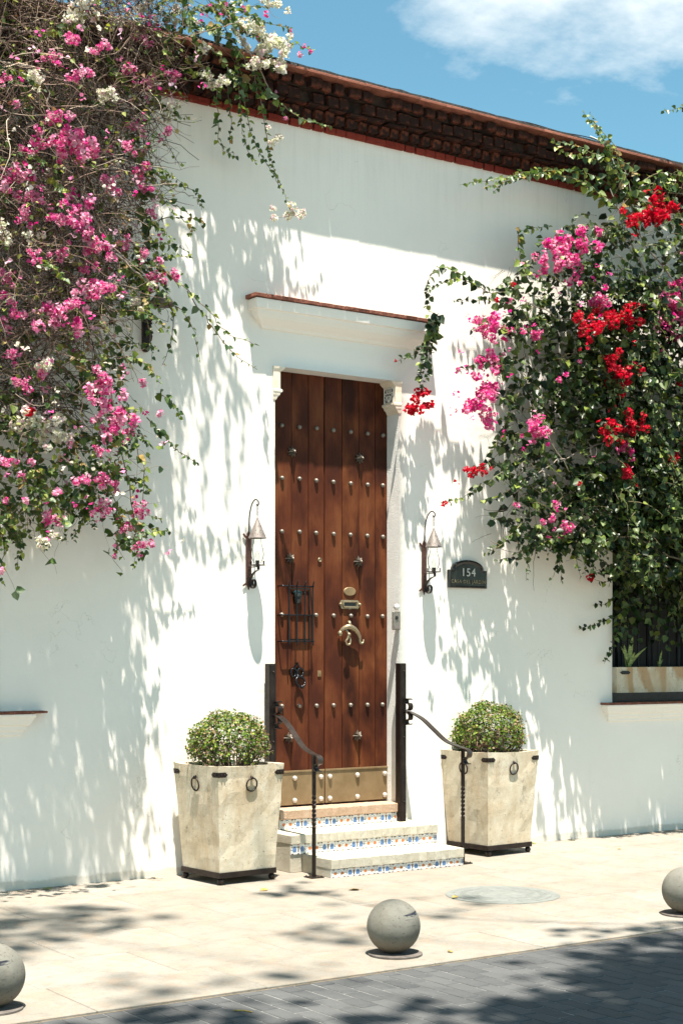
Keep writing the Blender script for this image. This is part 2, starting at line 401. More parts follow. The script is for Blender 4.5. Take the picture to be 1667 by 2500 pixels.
# ================================================================== mesh helpers
class MB:
    def __init__(s): s.v = []; s.f = []; s.m = []
    def add(s, vs_, fs, mi=0):
        o = len(s.v); s.v += [tuple(p) for p in vs_]
        s.f += [tuple(i + o for i in f) for f in fs]; s.m += [mi] * len(fs); return s
    def box(s, x0, x1, y0, y1, z0, z1, mi=0, M=None):
        p = [Vector(q) for q in ((x0, y0, z0), (x1, y0, z0), (x1, y1, z0), (x0, y1, z0), (x0, y0, z1), (x1, y0, z1), (x1, y1, z1), (x0, y1, z1))]
        if M is not None: p = [M @ q for q in p]
        return s.add(p, [(0, 3, 2, 1), (4, 5, 6, 7), (0, 1, 5, 4), (1, 2, 6, 5), (2, 3, 7, 6), (3, 0, 4, 7)], mi)
    def loft(s, rings, mi=0, cap=True, close=True):
        n = len(rings[0]); vs_ = [p for r_ in rings for p in r_]; fs = []
        for i in range(len(rings) - 1):
            for j in range(n if close else n - 1):
                k = (j + 1) % n
                fs.append((i * n + j, i * n + k, (i + 1) * n + k, (i + 1) * n + j))
        if cap:
            fs.append(tuple(range(n - 1, -1, -1))); fs.append(tuple(range((len(rings) - 1) * n, len(rings) * n)))
        return s.add(vs_, fs, mi)
    def tube(s, pts, r, n=6, mi=0, cap=True):
        pts = [Vector(p) for p in pts]; rr = r if isinstance(r, (list, tuple)) else [r] * len(pts)
        rings = []; prev = None
        for i, p in enumerate(pts):
            t = (pts[min(i + 1, len(pts) - 1)] - pts[max(i - 1, 0)])
            t = t.normalized() if t.length > 1e-9 else Vector((0, 0, 1))
            if prev is None:
                a = Vector((0, 0, 1)) if abs(t.z) < 0.9 else Vector((1, 0, 0))
                u = t.cross(a).normalized()
            else:
                u = prev - t * prev.dot(t)
                u = u.normalized() if u.length > 1e-6 else t.orthogonal().normalized()
            prev = u; w = t.cross(u)
            rings.append([p + (u * math.cos(2 * math.pi * k / n) + w * math.sin(2 * math.pi * k / n)) * rr[i] for k in range(n)])
        return s.loft(rings, mi, cap)
    def lathe(s, prof, c=(0, 0, 0), n=16, mi=0, cap=True, axis='z'):
        rings = []
        for r_, h in prof:
            rg = []
            for k in range(n):
                a = 2 * math.pi * k / n; x, y = r_ * math.cos(a), r_ * math.sin(a)
                q = {'z': (x, y, h), 'y': (x, h, y), 'x': (h, x, y)}[axis]
                rg.append((c[0] + q[0], c[1] + q[1], c[2] + q[2]))
            rings.append(rg)
        return s.loft(rings, mi, cap)
    def ribbon(s, pts, width, thick, axis=(1, 0, 0), mi=0):
        """flat bar swept along pts, its width along axis"""
        ax = Vector(axis); pts = [Vector(p) for p in pts]; rings = []
        for i, p in enumerate(pts):
            t = (pts[min(i + 1, len(pts) - 1)] - pts[max(i - 1, 0)]).normalized()
            nn = t.cross(ax).normalized(); a = ax * width / 2; b = nn * thick / 2
            rings.append([p - a - b, p + a - b, p + a + b, p - a + b])
        return s.loft(rings, mi)
    def ball(s, c, r, n=10, m=6, mi=0, sq=(1, 1, 1)):
        prof = [(max(r * math.sin(math.pi * i / m), 1e-4), -r * math.cos(math.pi * i / m)) for i in range(m + 1)]
        rings = []
        for rr, h in prof:
            rings.append([(c[0] + rr * math.cos(2 * math.pi * k / n) * sq[0], c[1] + rr * math.sin(2 * math.pi * k / n) * sq[1], c[2] + h * sq[2]) for k in range(n)])
        return s.loft(rings, mi)
    def poly(s, pts2, y0, y1, mi=0):
        """outline in XZ extruded from y0 (front) to y1"""
        n = len(pts2)
        a = [(x, y0, z) for x, z in pts2]; b = [(x, y1, z) for x, z in pts2]
        return s.loft([a, b], mi)
    def mesh(s, name, mats, smooth=False, bevel=0.0, jitter=0.0, seed=0):
        me = bpy.data.meshes.new(name); me.from_pydata(s.v, [], s.f)
        for k in (mats if isinstance(mats, (list, tuple)) else [mats]): me.materials.append(MAT[k])
        me.polygons.foreach_set('material_index', s.m)
        bm = bmesh.new(); bm.from_mesh(me)
        bmesh.ops.recalc_face_normals(bm, faces=bm.faces)
        if bevel: bmesh.ops.bevel(bm, geom=list(bm.edges), offset=bevel, segments=1, affect='EDGES', clamp_overlap=True)
        if jitter:
            rj = random.Random(seed)
            for q in bm.verts: q.co += Vector((rj.uniform(-1, 1), rj.uniform(-1, 1), rj.uniform(-1, 1))) * jitter
        bm.to_mesh(me); bm.free()
        if smooth:
            me.polygons.foreach_set('use_smooth', [True] * len(me.polygons))
        return me
    def build(s, name, mats, parent=None, loc=(0, 0, 0), rot=(0, 0, 0), **k):
        return link(name, s.mesh(name, mats, **k), parent, loc, rot)
def link(name, me, parent=None, loc=(0, 0, 0), rot=(0, 0, 0), scale=None):
    o = bpy.data.objects.new(name, me); C.objects.link(o)
    o.location = loc; o.rotation_euler = rot
    if scale is not None: o.scale = scale if isinstance(scale, (tuple, list)) else (scale,) * 3
    o.parent = parent
    return o
def thing(name, label, cat, loc=(0, 0, 0), rz=0.0, group=None):
    o = bpy.data.objects.new(name, None); C.objects.link(o)
    o.location = loc; o.rotation_euler = (0, 0, rz); o.empty_display_size = 0.1
    return tag(o, label, cat, group)
def tag(o, label=None, cat=None, group=None, kind=None):
    if label: o['label'] = label
    if cat: o['category'] = cat
    if group: o['group'] = group
    if kind: o['kind'] = kind
    return o
def spline(pts, per=6):
    P = [Vector(p) for p in pts]; P = [P[0] * 2 - P[1]] + P + [P[-1] * 2 - P[-2]]; out = []
    for i in range(1, len(P) - 2):
        for k in range(per):
            t = k / per; a, b, c, d = P[i - 1], P[i], P[i + 1], P[i + 2]
            out.append(0.5 * ((2 * b) + (c - a) * t + (2 * a - 5 * b + 4 * c - d) * t * t + (3 * b - a - 3 * c + d) * t ** 3))
    out.append(P[-2]); return out
# ================================================================== ground
def sheet(name, x0, x1, y0, y1, z, mat):
    mb = MB(); mb.add([(x0, y0, z), (x1, y0, z), (x1, y1, z), (x0, y1, z)], [(0, 1, 2, 3)])
    return mb.build(name, mat)
tag(sheet('ground', -400, 400, -400, 400, -0.10, 'pale_ground'), kind='structure')
walk = tag(sheet('sidewalk', -40, 40, -3.70, 0.30, -0.012, 'paving_joint'), kind='structure')
road = tag(sheet('road', -40, 40, -11.0, -3.702, -0.0135, 'sand_joint'), kind='structure')

# slabs of the sidewalk, each a piece of its own where the photograph shows them
ys = [0.0, -0.62, -1.24, -1.86, -2.48, -3.10, -3.695]
slab_me = {}
for r in range(6):
    x = -5.2 + (r % 3) * 0.31
    while x < 6.0:
        w = random.choice((0.78, 0.92, 1.06)); y1, y0 = ys[r], ys[r + 1]
        key = (round(w, 2), r == 5)
        if key not in slab_me:
            mb = MB(); mb.box(0, w - 0.004, y0 - y1 + 0.004 if True else 0, 0, -0.03, 0.0)
            slab_me[key] = mb.mesh('paving_slab', 'paving', bevel=0.003)
        link('paving_slab', slab_me[key], walk, (x, y1, random.uniform(-0.0012, 0.0012)))
        x += w
mb = MB()
for xa, xb in ((-40, -5.25), (7.2, 40)):
    mb.add([(xa, -3.695, 0), (xb, -3.695, 0), (xb, 0.0, 0), (xa, 0.0, 0)], [(0, 1, 2, 3)])
tag(mb.build('paving_surface', 'paving', walk), kind='stuff')

# concrete pavers of the road, laid end-on to the wall
def in_view(x, y):
    tri = ((-4.75, -3.45), (-1.75, -5.75), (0.5, -3.45)); s = []
    for i in range(3):
        a, b = tri[i], tri[(i + 1) % 3]
        s.append((b[0] - a[0]) * (y - a[1]) - (b[1] - a[1]) * (x - a[0]))
    return all(q > 0 for q in s) or all(q < 0 for q in s)
pv = [MB().box(0, 0.099, -0.204, 0, -0.05, 0).mesh('paver', 'paver', bevel=0.0045, jitter=0.0010, seed=i) for i in range(5)]
rest = MB()
for i in range(-52, 40):
    x = i * 0.105
    off = (0.0, 0.09, 0.045, 0.135)[i % 4]
    for j in range(-1, 14):
        y = -3.708 - j * 0.21 + off
        l = 0.204
        if y > -3.706:
            l = 0.204 - (y + 3.706); y = -3.706
            if l < 0.03: continue
        z = -0.0105 + random.uniform(-0.0012, 0.0012)
        if in_view(x + 0.05, y - l / 2):
            o = link('paver', random.choice(pv), road, (x, y, z), (random.uniform(-.005, .005), random.uniform(-.008, .008), random.uniform(-.012, .012)))
            if l < 0.203: o.scale = (1, l / 0.204, 1)
        elif -6 < x < 3 and y > -7:
            rest.box(x, x + 0.099, y - l, y, -0.04, z)
tag(rest.build('paver_field', 'paver', road), kind='stuff')

# ================================================================== the house
house = thing('house', 'white plastered colonial house with red brick cornice and tall wooden door', 'house')
DX0, DX1, DZ0, DZ1 = -0.53, 0.675, 0.288, 3.915
WX0, WX1, WZ0, WZ1 = 3.105, 4.75, 1.21, 3.35
VX0, VX1, VZ0, VZ1 = -4.50, -2.86, 1.25, 3.35
def wall_mesh():
    xs = sorted({-9.0, 10.0, DX0, DX1, WX0, WX1, VX0, VX1}); zs = sorted({-0.3, 6.15, DZ0, DZ1, WZ0, WZ1, VZ0, VZ1})
    def fill(a, st):
        o = []
        for p, q in zip(a, a[1:]):
            n = max(1, int(round((q - p) / st))); o += [p + (q - p) * k / n for k in range(n)]
        return o + [a[-1]]
    X = fill(xs, 0.12); Z = fill(zs, 0.12)
    hole = lambda x, z: any(a < x < b and c < z < d for a, b, c, d in ((DX0, DX1, DZ0, DZ1), (WX0, WX1, WZ0, WZ1), (VX0, VX1, VZ0, VZ1)))
    def dy(x, z):
        return 0.007 * mnoise.noise(Vector((x * 0.9, 1.7, z * 0.8))) + 0.0025 * mnoise.noise(Vector((x * 3.1, 7.7, z * 2.9)))
    vid = {}; v = []; f = []; mi = []
    def V(x, y, z):
        k = (round(x, 4), round(y, 4), round(z, 4))
        if k not in vid: vid[k] = len(v); v.append((x, dy(x, z) if y == 0 else y, z))
        return vid[k]
    for i in range(len(X) - 1):
        for j in range(len(Z) - 1):
            if hole((X[i] + X[i + 1]) / 2, (Z[j] + Z[j + 1]) / 2): continue
            f.append((V(X[i], 0, Z[j]), V(X[i + 1], 0, Z[j]), V(X[i + 1], 0, Z[j + 1]), V(X[i], 0, Z[j + 1]))); mi.append(0)
    for (a, b, c, d, dep, m_) in ((DX0, DX1, DZ0, DZ1, 0.30, 1), (WX0, WX1, WZ0, WZ1, 0.45, 0), (VX0, VX1, VZ0, VZ1, 0.45, 0)):
        xx = [x for x in X if a <= x <= b]; z_ = [z for z in Z if c <= z <= d]
        for p, q in zip(z_, z_[1:]):
            f.append((V(a, 0, p), V(a, 0, q), V(a, dep, q), V(a, dep, p))); mi.append(m_)
            f.append((V(b, 0, p), V(b, dep, p), V(b, dep, q), V(b, 0, q))); mi.append(m_)
        for p, q in zip(xx, xx[1:]):
            f.append((V(p, 0, c), V(p, dep, c), V(q, dep, c), V(q, 0, c))); mi.append(m_)
            f.append((V(p, 0, d), V(q, 0, d), V(q, dep, d), V(p, dep, d))); mi.append(m_)
    # the rest of the building: closed body behind the front
    o = len(v)
    v.extend([(-9, 9, -0.3), (10, 9, -0.3), (10, 9, 6.15), (-9, 9, 6.15), (-9, 0.0, -0.3), (10, 0.0, -0.3), (10, 0.0, 6.15), (-9, 0.0, 6.15)])
    f.extend([(o, o + 3, o + 2, o + 1), (o + 4, o + 7, o + 3, o), (o + 5, o + 1, o + 2, o + 6), (o + 7, o + 6, o + 2, o + 3)]); mi += [0] * 4
    me = bpy.data.meshes.new('wall'); me.from_pydata(v, [], f)
    me.materials.append(MAT['plaster']); me.materials.append(MAT['jamb'])
    me.polygons.foreach_set('material_index', mi)
    me.polygons.foreach_set('use_smooth', [m_ == 0 and k < len(f) - 4 for k, m_ in enumerate(mi)])
    return me
link('wall', wall_mesh(), house)

# ------------------------------------------------ cornice
XA, XB = -2.75, 4.45
cm = MB()
for y, z0, z1 in ((-0.012, 5.835, 5.90), (-0.055, 5.90, 5.985), (-0.125, 5.985, 6.07), (-0.185, 6.07, 6.155)):
    cm.box(XA, XB, y, 0.05, z0, z1)
for xa, xb in ((-9, XA), (XB, 10)):
    for y, z0, z1 in ((-0.035, 5.825, 5.875), (-0.10, 5.88, 5.96), (-0.18, 5.965, 6.065), (-0.24, 6.07, 6.15)):
        cm.box(xa, xb, y, 0.05, z0, z1)
cornice = cm.build('cornice', 'mortar_dark', house)
def brick_meshes(w, d, h, mat, n, bev, jit, nm='brick'):
    return [MB().box(0, w * (random.uniform(0.93, 1.03) if nm != 'cornice_tile' else .994), -d, 0.03, 0, h * random.uniform(0.93, 1.04)).mesh(nm, mat, bevel=bev, jitter=jit, seed=17 * i + int(w * 999)) for i in range(n)]
def course(nm, pitch, w, out, z, h, mat, bev, jit, wob, n=6, drop=0.0):
    ms = brick_meshes(w, out, h, mat, n, bev, jit, nm)
    x = XA + random.uniform(0, pitch)
    while x < XB - pitch:
        if random.random() >= drop:
            o = link(nm, random.choice(ms), cornice, (x, random.uniform(-wob, wob), z + random.uniform(-wob, wob) * 0.35),
                 (random.uniform(-.05, .05) * wob * 60, random.uniform(-.03, .03) * wob * 60, random.uniform(-.05, .05) * wob * 60))
            if nm == 'cornice_tile': o.scale = (pitch * 1.0 / w, 1, 1)
            if wob > .004: o.scale = (random.uniform(.82, 1.12), 1.0 + random.uniform(-.10, .06), random.uniform(.86, 1.10))
        x += pitch * (random.uniform(0.90, 1.12) if nm != 'cornice_tile' else 1.0)
course('brick', 0.103, 0.099, 0.034, 5.826, 0.046, 'red_brick', 0.004, 0.0012, 0.002)
course('brick', 0.108, 0.078, 0.098, 5.884, 0.074, 'sooty_brick', 0.007, 0.003, 0.007)
course('lip_tile', 0.19, 0.185, 0.150, 5.962, 0.020, 'sooty_brick', 0.006, 0.006, 0.009)
course('brick', 0.116, 0.102, 0.182, 5.986, 0.078, 'sooty_brick', 0.006, 0.004, 0.009, drop=0.05)
course('brick', 0.124, 0.108, 0.236, 6.073, 0.070, 'sooty_brick', 0.007, 0.006, 0.011, drop=0.04)
course('cornice_tile', 0.268, 0.264, 0.305, 6.150, 0.022, 'terracotta', 0.003, 0.001, 0.0015)
# bituminous roofing that laps over the edge tiles
rm = MB(); prof = []
for i in range(0, 191):
    x = -9 + i * 0.1
    e = 0.004 * mnoise.noise(Vector((x * 7, 0, 0))); g = 0.010 * mnoise.noise(Vector((x * 9, 4, 0)))
    prof.append([(x, -0.272 + g, 6.174), (x, -0.268 + g, 6.206 + e * 2), (x, -0.05, 6.215 + e * 2), (x, 0.6, 6.22), (x, 0.6, 6.174)])
rm.loft(prof)
rm.box(-9, 10, 0.6, 9, 6.16, 6.215)
rm.build('roof', 'membrane', house)

# ------------------------------------------------ hood over the door
hood = MB(); rings = []
xl, xr = -0.645, 0.845
for p, z in ((0.004, 4.19), (0.016, 4.195), (0.028, 4.215), (0.055, 4.235), (0.085, 4.262), (0.104, 4.292), (0.112, 4.318), (0.128, 4.322), (0.132, 4.345), (0.137, 4.385), (0.137, 4.396)):
    rings.append([(xl - p, 0.03, z), (xl - p, -p, z), (xr + p, -p, z), (xr + p, 0.03, z)])
hood.loft(rings)
hood_o = hood.build('door_hood', 'plaster', house, bevel=0.0025)
hm = [MB().box(0, 0.117, -0.153, 0.02, 0, 0.030).mesh('hood_tile', 'terracotta', bevel=0.004, jitter=0.0025, seed=i) for i in range(5)]
x = xl - 0.155
while x < xr + 0.12:
    link('hood_tile', random.choice(hm), hood_o, (x, random.uniform(-.004, .004), 4.399 + random.uniform(0, .003))); x += 0.1195

# ------------------------------------------------ door
DY = 0.17
back = MB().box(DX0 - 0.05, DX1 + 0.05, 0.232, 0.292, DZ0, DZ1 + 0.05)  # dark board added behind both leaves so the gaps look dark
back.build('door_backing', 'dark_wood', house)
leafL = tag(MB().box(-0.545, 0.0445, DY + 0.012, DY + 0.05, 0.447, 3.93).build('door_leaf', 'door', house), 'left leaf of the wooden door with the iron viewing grille')
leafR = tag(MB().box(0.0515, 0.69, DY + 0.012, DY + 0.05, 0.447, 3.93).build('door_leaf', 'door', house), 'right leaf of the wooden door with letter slot and brass knocker')
for leaf, js in ((leafL, (-0.545, -0.268, -0.105, 0.0445)), (leafR, (0.0515, 0.222, 0.390, 0.556, 0.69))):
    for a, b in zip(js, js[1:]):
        MB().box(a + 0.0022, b - 0.0022, DY - random.uniform(0, .004), DY + 0.013, 0.447, 3.928).build('plank', 'door', leaf, bevel=0.003)
stud_me = MB().lathe([(0.0175, 0.0), (0.0180, -0.010), (0.0165, -0.019), (0.0105, -0.0265), (0.0002, -0.029)], n=12, axis='y').mesh('stud', 'pewter', smooth=True)
LX = (-0.364, -0.198, -0.037); RX = (0.131, 0.302, 0.470, 0.626)
for z in (3.484, 3.065, 2.640, 1.974, 1.243):
    for xx in LX:
        if z < 2 and abs(xx + 0.198) < 0.01 and z > 1.9: continue
        link('stud', stud_me, leafL, (xx + random.uniform(-.003, .003), DY - 0.001, z + random.uniform(-.003, .003)))
    for xx in RX:
        link('stud', stud_me, leafR, (xx + random.uniform(-.003, .003), DY - 0.001, z + random.uniform(-.003, .003)))
def star_mesh():
    mb = MB(); n = 8; ring = []
    for k in range(2 * n):
        a = math.pi * k / n; r = 0.050 if k % 2 == 0 else 0.022
        ring.append((r * math.cos(a), 0.0 if k % 2 else -0.008, r * math.sin(a)))
    v = ring + [(0, -0.056, 0)]
    mb.add(v, [(k, (k + 1) % (2 * n), 2 * n) for k in range(2 * n)])
    mb.ball((0, -0.055, 0), 0.009, 8, 5)
    return mb.mesh('star_boss', 'pewter')
star = star_mesh()
for leaf, xx, z in ((leafL, -0.271, 3.279), (leafR, 0.391, 3.274), (leafL, -0.287, 2.424), (leafR, 0.378, 2.423), (leafL, -0.303, 0.990), (leafR, 0.369, 0.988)):
    link('star_boss', star, leaf, (xx, DY - 0.002, z))
# brass kick plates with their domed studs
for leaf, a, b in ((leafL, -0.535, 0.0435), (leafR, 0.0525, 0.683)):
    k = MB(); k.box(a, b, DY - 0.007, DY - 0.0045, 0.452, 0.712); k.box(a, b, DY - 0.014, DY - 0.0045, 0.712, 0.727)
    k.build('kick_plate', 'brass', leaf, bevel=0.0015)
ks = MB().ball((0, 0, 0), 0.0205, 12, 8).mesh('plate_stud', 'steel_stud', smooth=True)
for z in (0.665, 0.487):
    for leaf, xx in ((leafL, -0.490), (leafL, -0.244), (leafL, 0.008), (leafR, 0.095), (leafR, 0.368), (leafR, 0.646)):
        link('plate_stud', ks, leaf, (xx, DY - 0.012, z))
# viewing hatch and grille
h = MB(); h.box(-0.300, -0.096, DY - 0.012, DY - 0.006, 2.180, 2.192); h.box(-0.300, -0.096, DY - 0.012, DY - 0.006, 1.770, 1.782)
h.box(-0.106, -0.096, DY - 0.012, DY - 0.006, 1.7825, 2.1795); h.box(-0.300, -0.290, DY - 0.012, DY - 0.006, 1.7825, 2.1795)
h.build('hatch_edge', 'dark_wood', leafL)
g = MB(); gy = 0.098
for xx in (-0.338, -0.262, -0.186, -0.111):
    g.tube([(xx, gy - 0.022, 2.243), (xx, gy - 0.008, 2.222), (xx, gy, 2.19), (xx, gy, 1.79), (xx, gy - 0.006, 1.742), (xx, gy - 0.012, 1.730)], [.0045, .006, .0065, .0065, .006, .004], 6)
for z in (2.203, 1.972, 1.762):
    g.tube([(-0.398, DY, z), (-0.396, gy + 0.010, z), (-0.385, gy + 0.004, z), (-0.104, gy + 0.004, z), (-0.094, gy + 0.010, z), (-0.092, DY, z)], .0065, 6)
g.build('grille', 'black_iron', leafL, smooth=True)
# dark glazed bell hung behind the grille
bl = MB(); bl.loft([[(-0.224 + sx * w, DY - 0.010 - t * d, z) for sx, t in ((-1, 0), (-1, .6), (-.5, 1), (.5, 1), (1, .6), (1, 0))] for w, d, z in ((0.020, .022, 2.062), (0.026, .03, 2.07), (0.030, .036, 2.11), (0.038, .044, 2.15), (0.040, .040, 2.160), (0.022, .03, 2.168), (0.012, .018, 2.176))])
bl.build('hatch_bell', 'bottle_green', leafL, smooth=True)
# black iron door knocker: pierced rosette and ring
k = MB()
def loop(cx, cz, rx, rz, y, r, a0=0, a1=360, n=20, tilt=0.0):
    return [(cx + rx * math.cos(R(a0 + (a1 - a0) * i / n)), y - tilt * (1 - math.sin(R(a0 + (a1 - a0) * i / n))), cz + rz * math.sin(R(a0 + (a1 - a0) * i / n))) for i in range(n + 1)]
k.tube(loop(-0.256, 1.512, 0.027, 0.034, DY - 0.012, .009), .009, 7)
k.tube(loop(-0.192, 1.512, 0.027, 0.034, DY - 0.012, .009), .009, 7)
k.tube(loop(-0.224, 1.552, 0.020, 0.024, DY - 0.012, .007), .008, 7)
k.ball((-0.224, DY - 0.02, 1.585), 0.010, 8, 6); k.ball((-0.224, DY - 0.026, 1.482), 0.017, 10, 6)
k.poly([(-0.25, 1.47), (-0.198, 1.47), (-0.205, 1.53), (-0.224, 1.548), (-0.243, 1.53)], DY - 0.012, DY - 0.002)
k.tube(loop(-0.212, 1.438, 0.042, 0.042, DY - 0.034, .009, tilt=0.012), [.0085] * 21, 8)
k.ball((-0.206, DY - 0.062, 1.397), 0.017, 10, 6)
k.build('ring_knocker', 'black_iron', leafL, smooth=True)
lock = MB(); lock.lathe([(0.018, -0.008), (0.018, -0.013), (0.012, -0.015), (0.010, -0.010), (0.009, -0.004)], c=(-0.003, DY, 2.424), n=14, axis='y')
lock.build('lock_ring', 'pale_brass', leafL, smooth=True)
MB().box(-0.022, 0.012, DY - 0.010, DY - 0.003, 1.478, 1.526).poly([(-0.008, 1.494), (0.0, 1.494), (0.0, 1.510), (-0.008, 1.510)], DY - 0.015, DY - 0.011).build('latch_plate', 'brass', leafL, bevel=0.0015)
# right leaf: oval plate, letter slot, knocker
ov = MB(); ov.loft([[(0.294 + 0.061 * s_ * math.cos(R(a)), y, 2.175 + 0.036 * s_ * math.sin(R(a))) for a in range(0, 360, 15)] for s_, y in ((1.0, DY - 0.003), (1.0, DY - 0.009), (0.9, DY - 0.013))])
ov.build('oval_plate', 'brass', leafR)
sl = MB()
sl.loft([[(0.293 + sx, y, 2.068 + sz) for sx, sz in ((-.094, -.020), (-.078, -.036), (-.02, -.034), (0, -.040), (.02, -.034), (.078, -.036), (.094, -.020), (.094, .020), (.078, .036), (-.078, .036), (-.094, .020))] for y in (DY - 0.003, DY - 0.012)])
sl.tube([(0.293 + sx * .064, DY - 0.017, 2.068 + sz * .023) for sx, sz in ((-1, -1), (1, -1), (1.08, 0), (1, 1), (-1, 1), (-1.08, 0), (-1, -1))], .006, 6)
for sx in (-1, 1): sl.ball((0.293 + sx * .096, DY - 0.014, 2.068), .014, 8, 6)
slot = sl.build('letter_slot', 'pale_brass', leafR)
MB().box(0.240, 0.346, DY - 0.0145, DY - 0.0125, 2.056, 2.082).build('slot_mouth', 'black_plastic', slot)
kn = MB()
kn.tube([(0.283, DY - 0.004, 1.925), (0.283, DY - 0.022, 1.918), (0.281, DY - 0.035, 1.900)], [.012, .014, .012], 8)
kn.ball((0.283, DY - 0.02, 1.921), .014, 10, 6)
kn.tube(spline([(0.176, DY - .030, 1.838), (0.205, DY - .045, 1.868), (0.245, DY - .062, 1.884), (0.290, DY - .066, 1.870), (0.335, DY - .058, 1.838), (0.362, DY - .050, 1.800), (0.366, DY - .048, 1.768), (0.378, DY - .050, 1.748), (0.396, DY - .052, 1.756), (0.402, DY - .052, 1.778)], 5),
        [.008, .010, .012, .014, .016, .018, .019, .020, .021, .022, .022, .023, .023, .022, .022, .021, .021, .020, .020, .019, .018, .017, .016, .015, .015, .014, .013, .013, .012, .012, .011, .011, .011, .010, .010, .010, .010, .009, .009, .009, .009, .008, .008, .008, .007, .006][:46], 8)
kn.ball((0.182, DY - .032, 1.828), .021, 10, 6, sq=(1, 1, 1.2))
kn.tube(spline([(0.222, DY - .05, 1.868), (0.238, DY - .066, 1.830), (0.230, DY - .072, 1.790), (0.212, DY - .070, 1.762), (0.228, DY - .070, 1.738), (0.252, DY - .070, 1.745), (0.258, DY - .068, 1.778), (0.246, DY - .064, 1.812)], 5), .0085, 8)
kn.ball((0.244, DY - .070, 1.820), .017, 8, 6)
kn.build('dolphin_knocker', 'pale_brass', leafR, smooth=True)
# carved capitals under the lintel with pierced lattice panels
for sx, xw in ((-1, DX0), (1, DX1)):
    cap = MB()
    def ring(p, z, y0=-0.004, y1=0.155):
        a = xw - sx * p; b = xw + sx * 0.02
        return [(a, y0 - p * 0.2, z), (b, y0 - p * 0.2, z), (b, y1, z), (a, y1, z)]
    cap.loft([ring(p, z) for p, z in ((.004, 3.648), (.012, 3.655), (.022, 3.675), (.040, 3.690), (.044, 3.705), (.062, 3.716), (.062, 3.732), (.044, 3.738), (.044, 3.868), (.050, 3.876), (.066, 3.886), (.080, 3.898), (.086, 3.913))])
    cp = cap.build('jamb_capital', 'carved_stone', house, bevel=0.0015)
    face = xw - sx * 0.044
    def bar(a, b, r=.0028):
        lt.tube([(face - sx * 0.0035, a[0], a[1]), (face - sx * 0.0035, b[0], b[1])], r, 4)
    MB().box(*sorted((face - sx * 0.0005, face - sx * 0.002)), 0.012, 0.140, 3.745, 3.862).build('lattice_backing', 'lattice_dark', cp)
    lt = MB()
    for a, b in (((.012, 3.745), (.140, 3.745)), ((.012, 3.862), (.140, 3.862)), ((.012, 3.745), (.012, 3.862)), ((.140, 3.745), (.140, 3.862)), ((.012, 3.822), (.140, 3.822))): bar(a, b, .0035)
    for kk in range(9):
        a = R(18 + kk * 18); bar((.076, 3.747), (min(max(.076 + .12 * math.cos(a), .013), .139), min(3.747 + .12 * math.sin(a), 3.822)))
    for cx_ in (.034, .062, .090, .118):
        q = [(cx_ + .020 * math.cos(R(a)), 3.838 + .020 * math.sin(R(a))) for a in range(0, 361, 45)]
        for a, b in zip(q, q[1:]): bar(a, b)
    q = [(.076 + .052 * math.cos(R(a)), 3.747 + .052 * math.sin(R(a))) for a in range(0, 181, 30)]
    for a, b in zip(q, q[1:]): bar(a, b)
    lt.build('lattice', 'lattice_white', cp)

# ------------------------------------------------ windows
for x0, x1, z0, z1 in ((WX0, WX1, WZ0, WZ1), (VX0, VX1, VZ0, VZ1)):
    wdw = MB().box(x0 - .02, x1 + .02, 0.40, 0.44, z0 - .02, z1 + .02).build('window', 'dark_wood', house)
    n = 4; pw = (x1 - x0) / n
    for kk in range(n):
        sh = MB(); a, b = x0 + kk * pw + .006, x0 + (kk + 1) * pw - .006
        sh.box(a, b, .372, .398, z0 + .01, z1 - .01); sh.box(a + .06, b - .06, .362, .371, z0 + .1, z0 + .9); sh.box(a + .06, b - .06, .362, .371, z0 + 1.05, z1 - .12)
        sh.build('shutter_panel', 'dark_wood', wdw, bevel=0.004)
    for kk in range(12):
        xx = x0 + (x1 - x0) * (kk + .5) / 12
        MB().tube([(xx, .28, z0), (xx, .28, z1)], .009, 6).build('window_bar', 'black_iron', wdw)
def sill(x0, x1, z):
    mb = MB(); rings = []
    for p, zz_ in ((0.004, z - .168), (0.018, z - .160), (0.020, z - .135), (0.036, z - .125), (0.040, z - .098), (0.058, z - .088), (0.075, z - .050), (0.090, z - .026), (0.092, z - .012)):
        rings.append([(x0 - p, .02, zz_), (x0 - p, -p, zz_), (x1 + p, -p, zz_), (x1 + p, .02, zz_)])
    s_ = mb.loft(rings).build('window_sill', 'plaster', house, bevel=0.002)
    x = x0 - .10
    ms = [MB().box(0, .128, -.105, .30, 0, .016).mesh('sill_tile', 'terracotta', bevel=.004, jitter=.002, seed=i) for i in range(4)]
    while x < x1 + .05:
        link('sill_tile', random.choice(ms), s_, (x, 0, z - .0095 + random.uniform(0, .002))); x += .131
sill(WX0 - .05, WX1 + .05, WZ0); sill(VX0 - .1, VX1 + .215, VZ0)

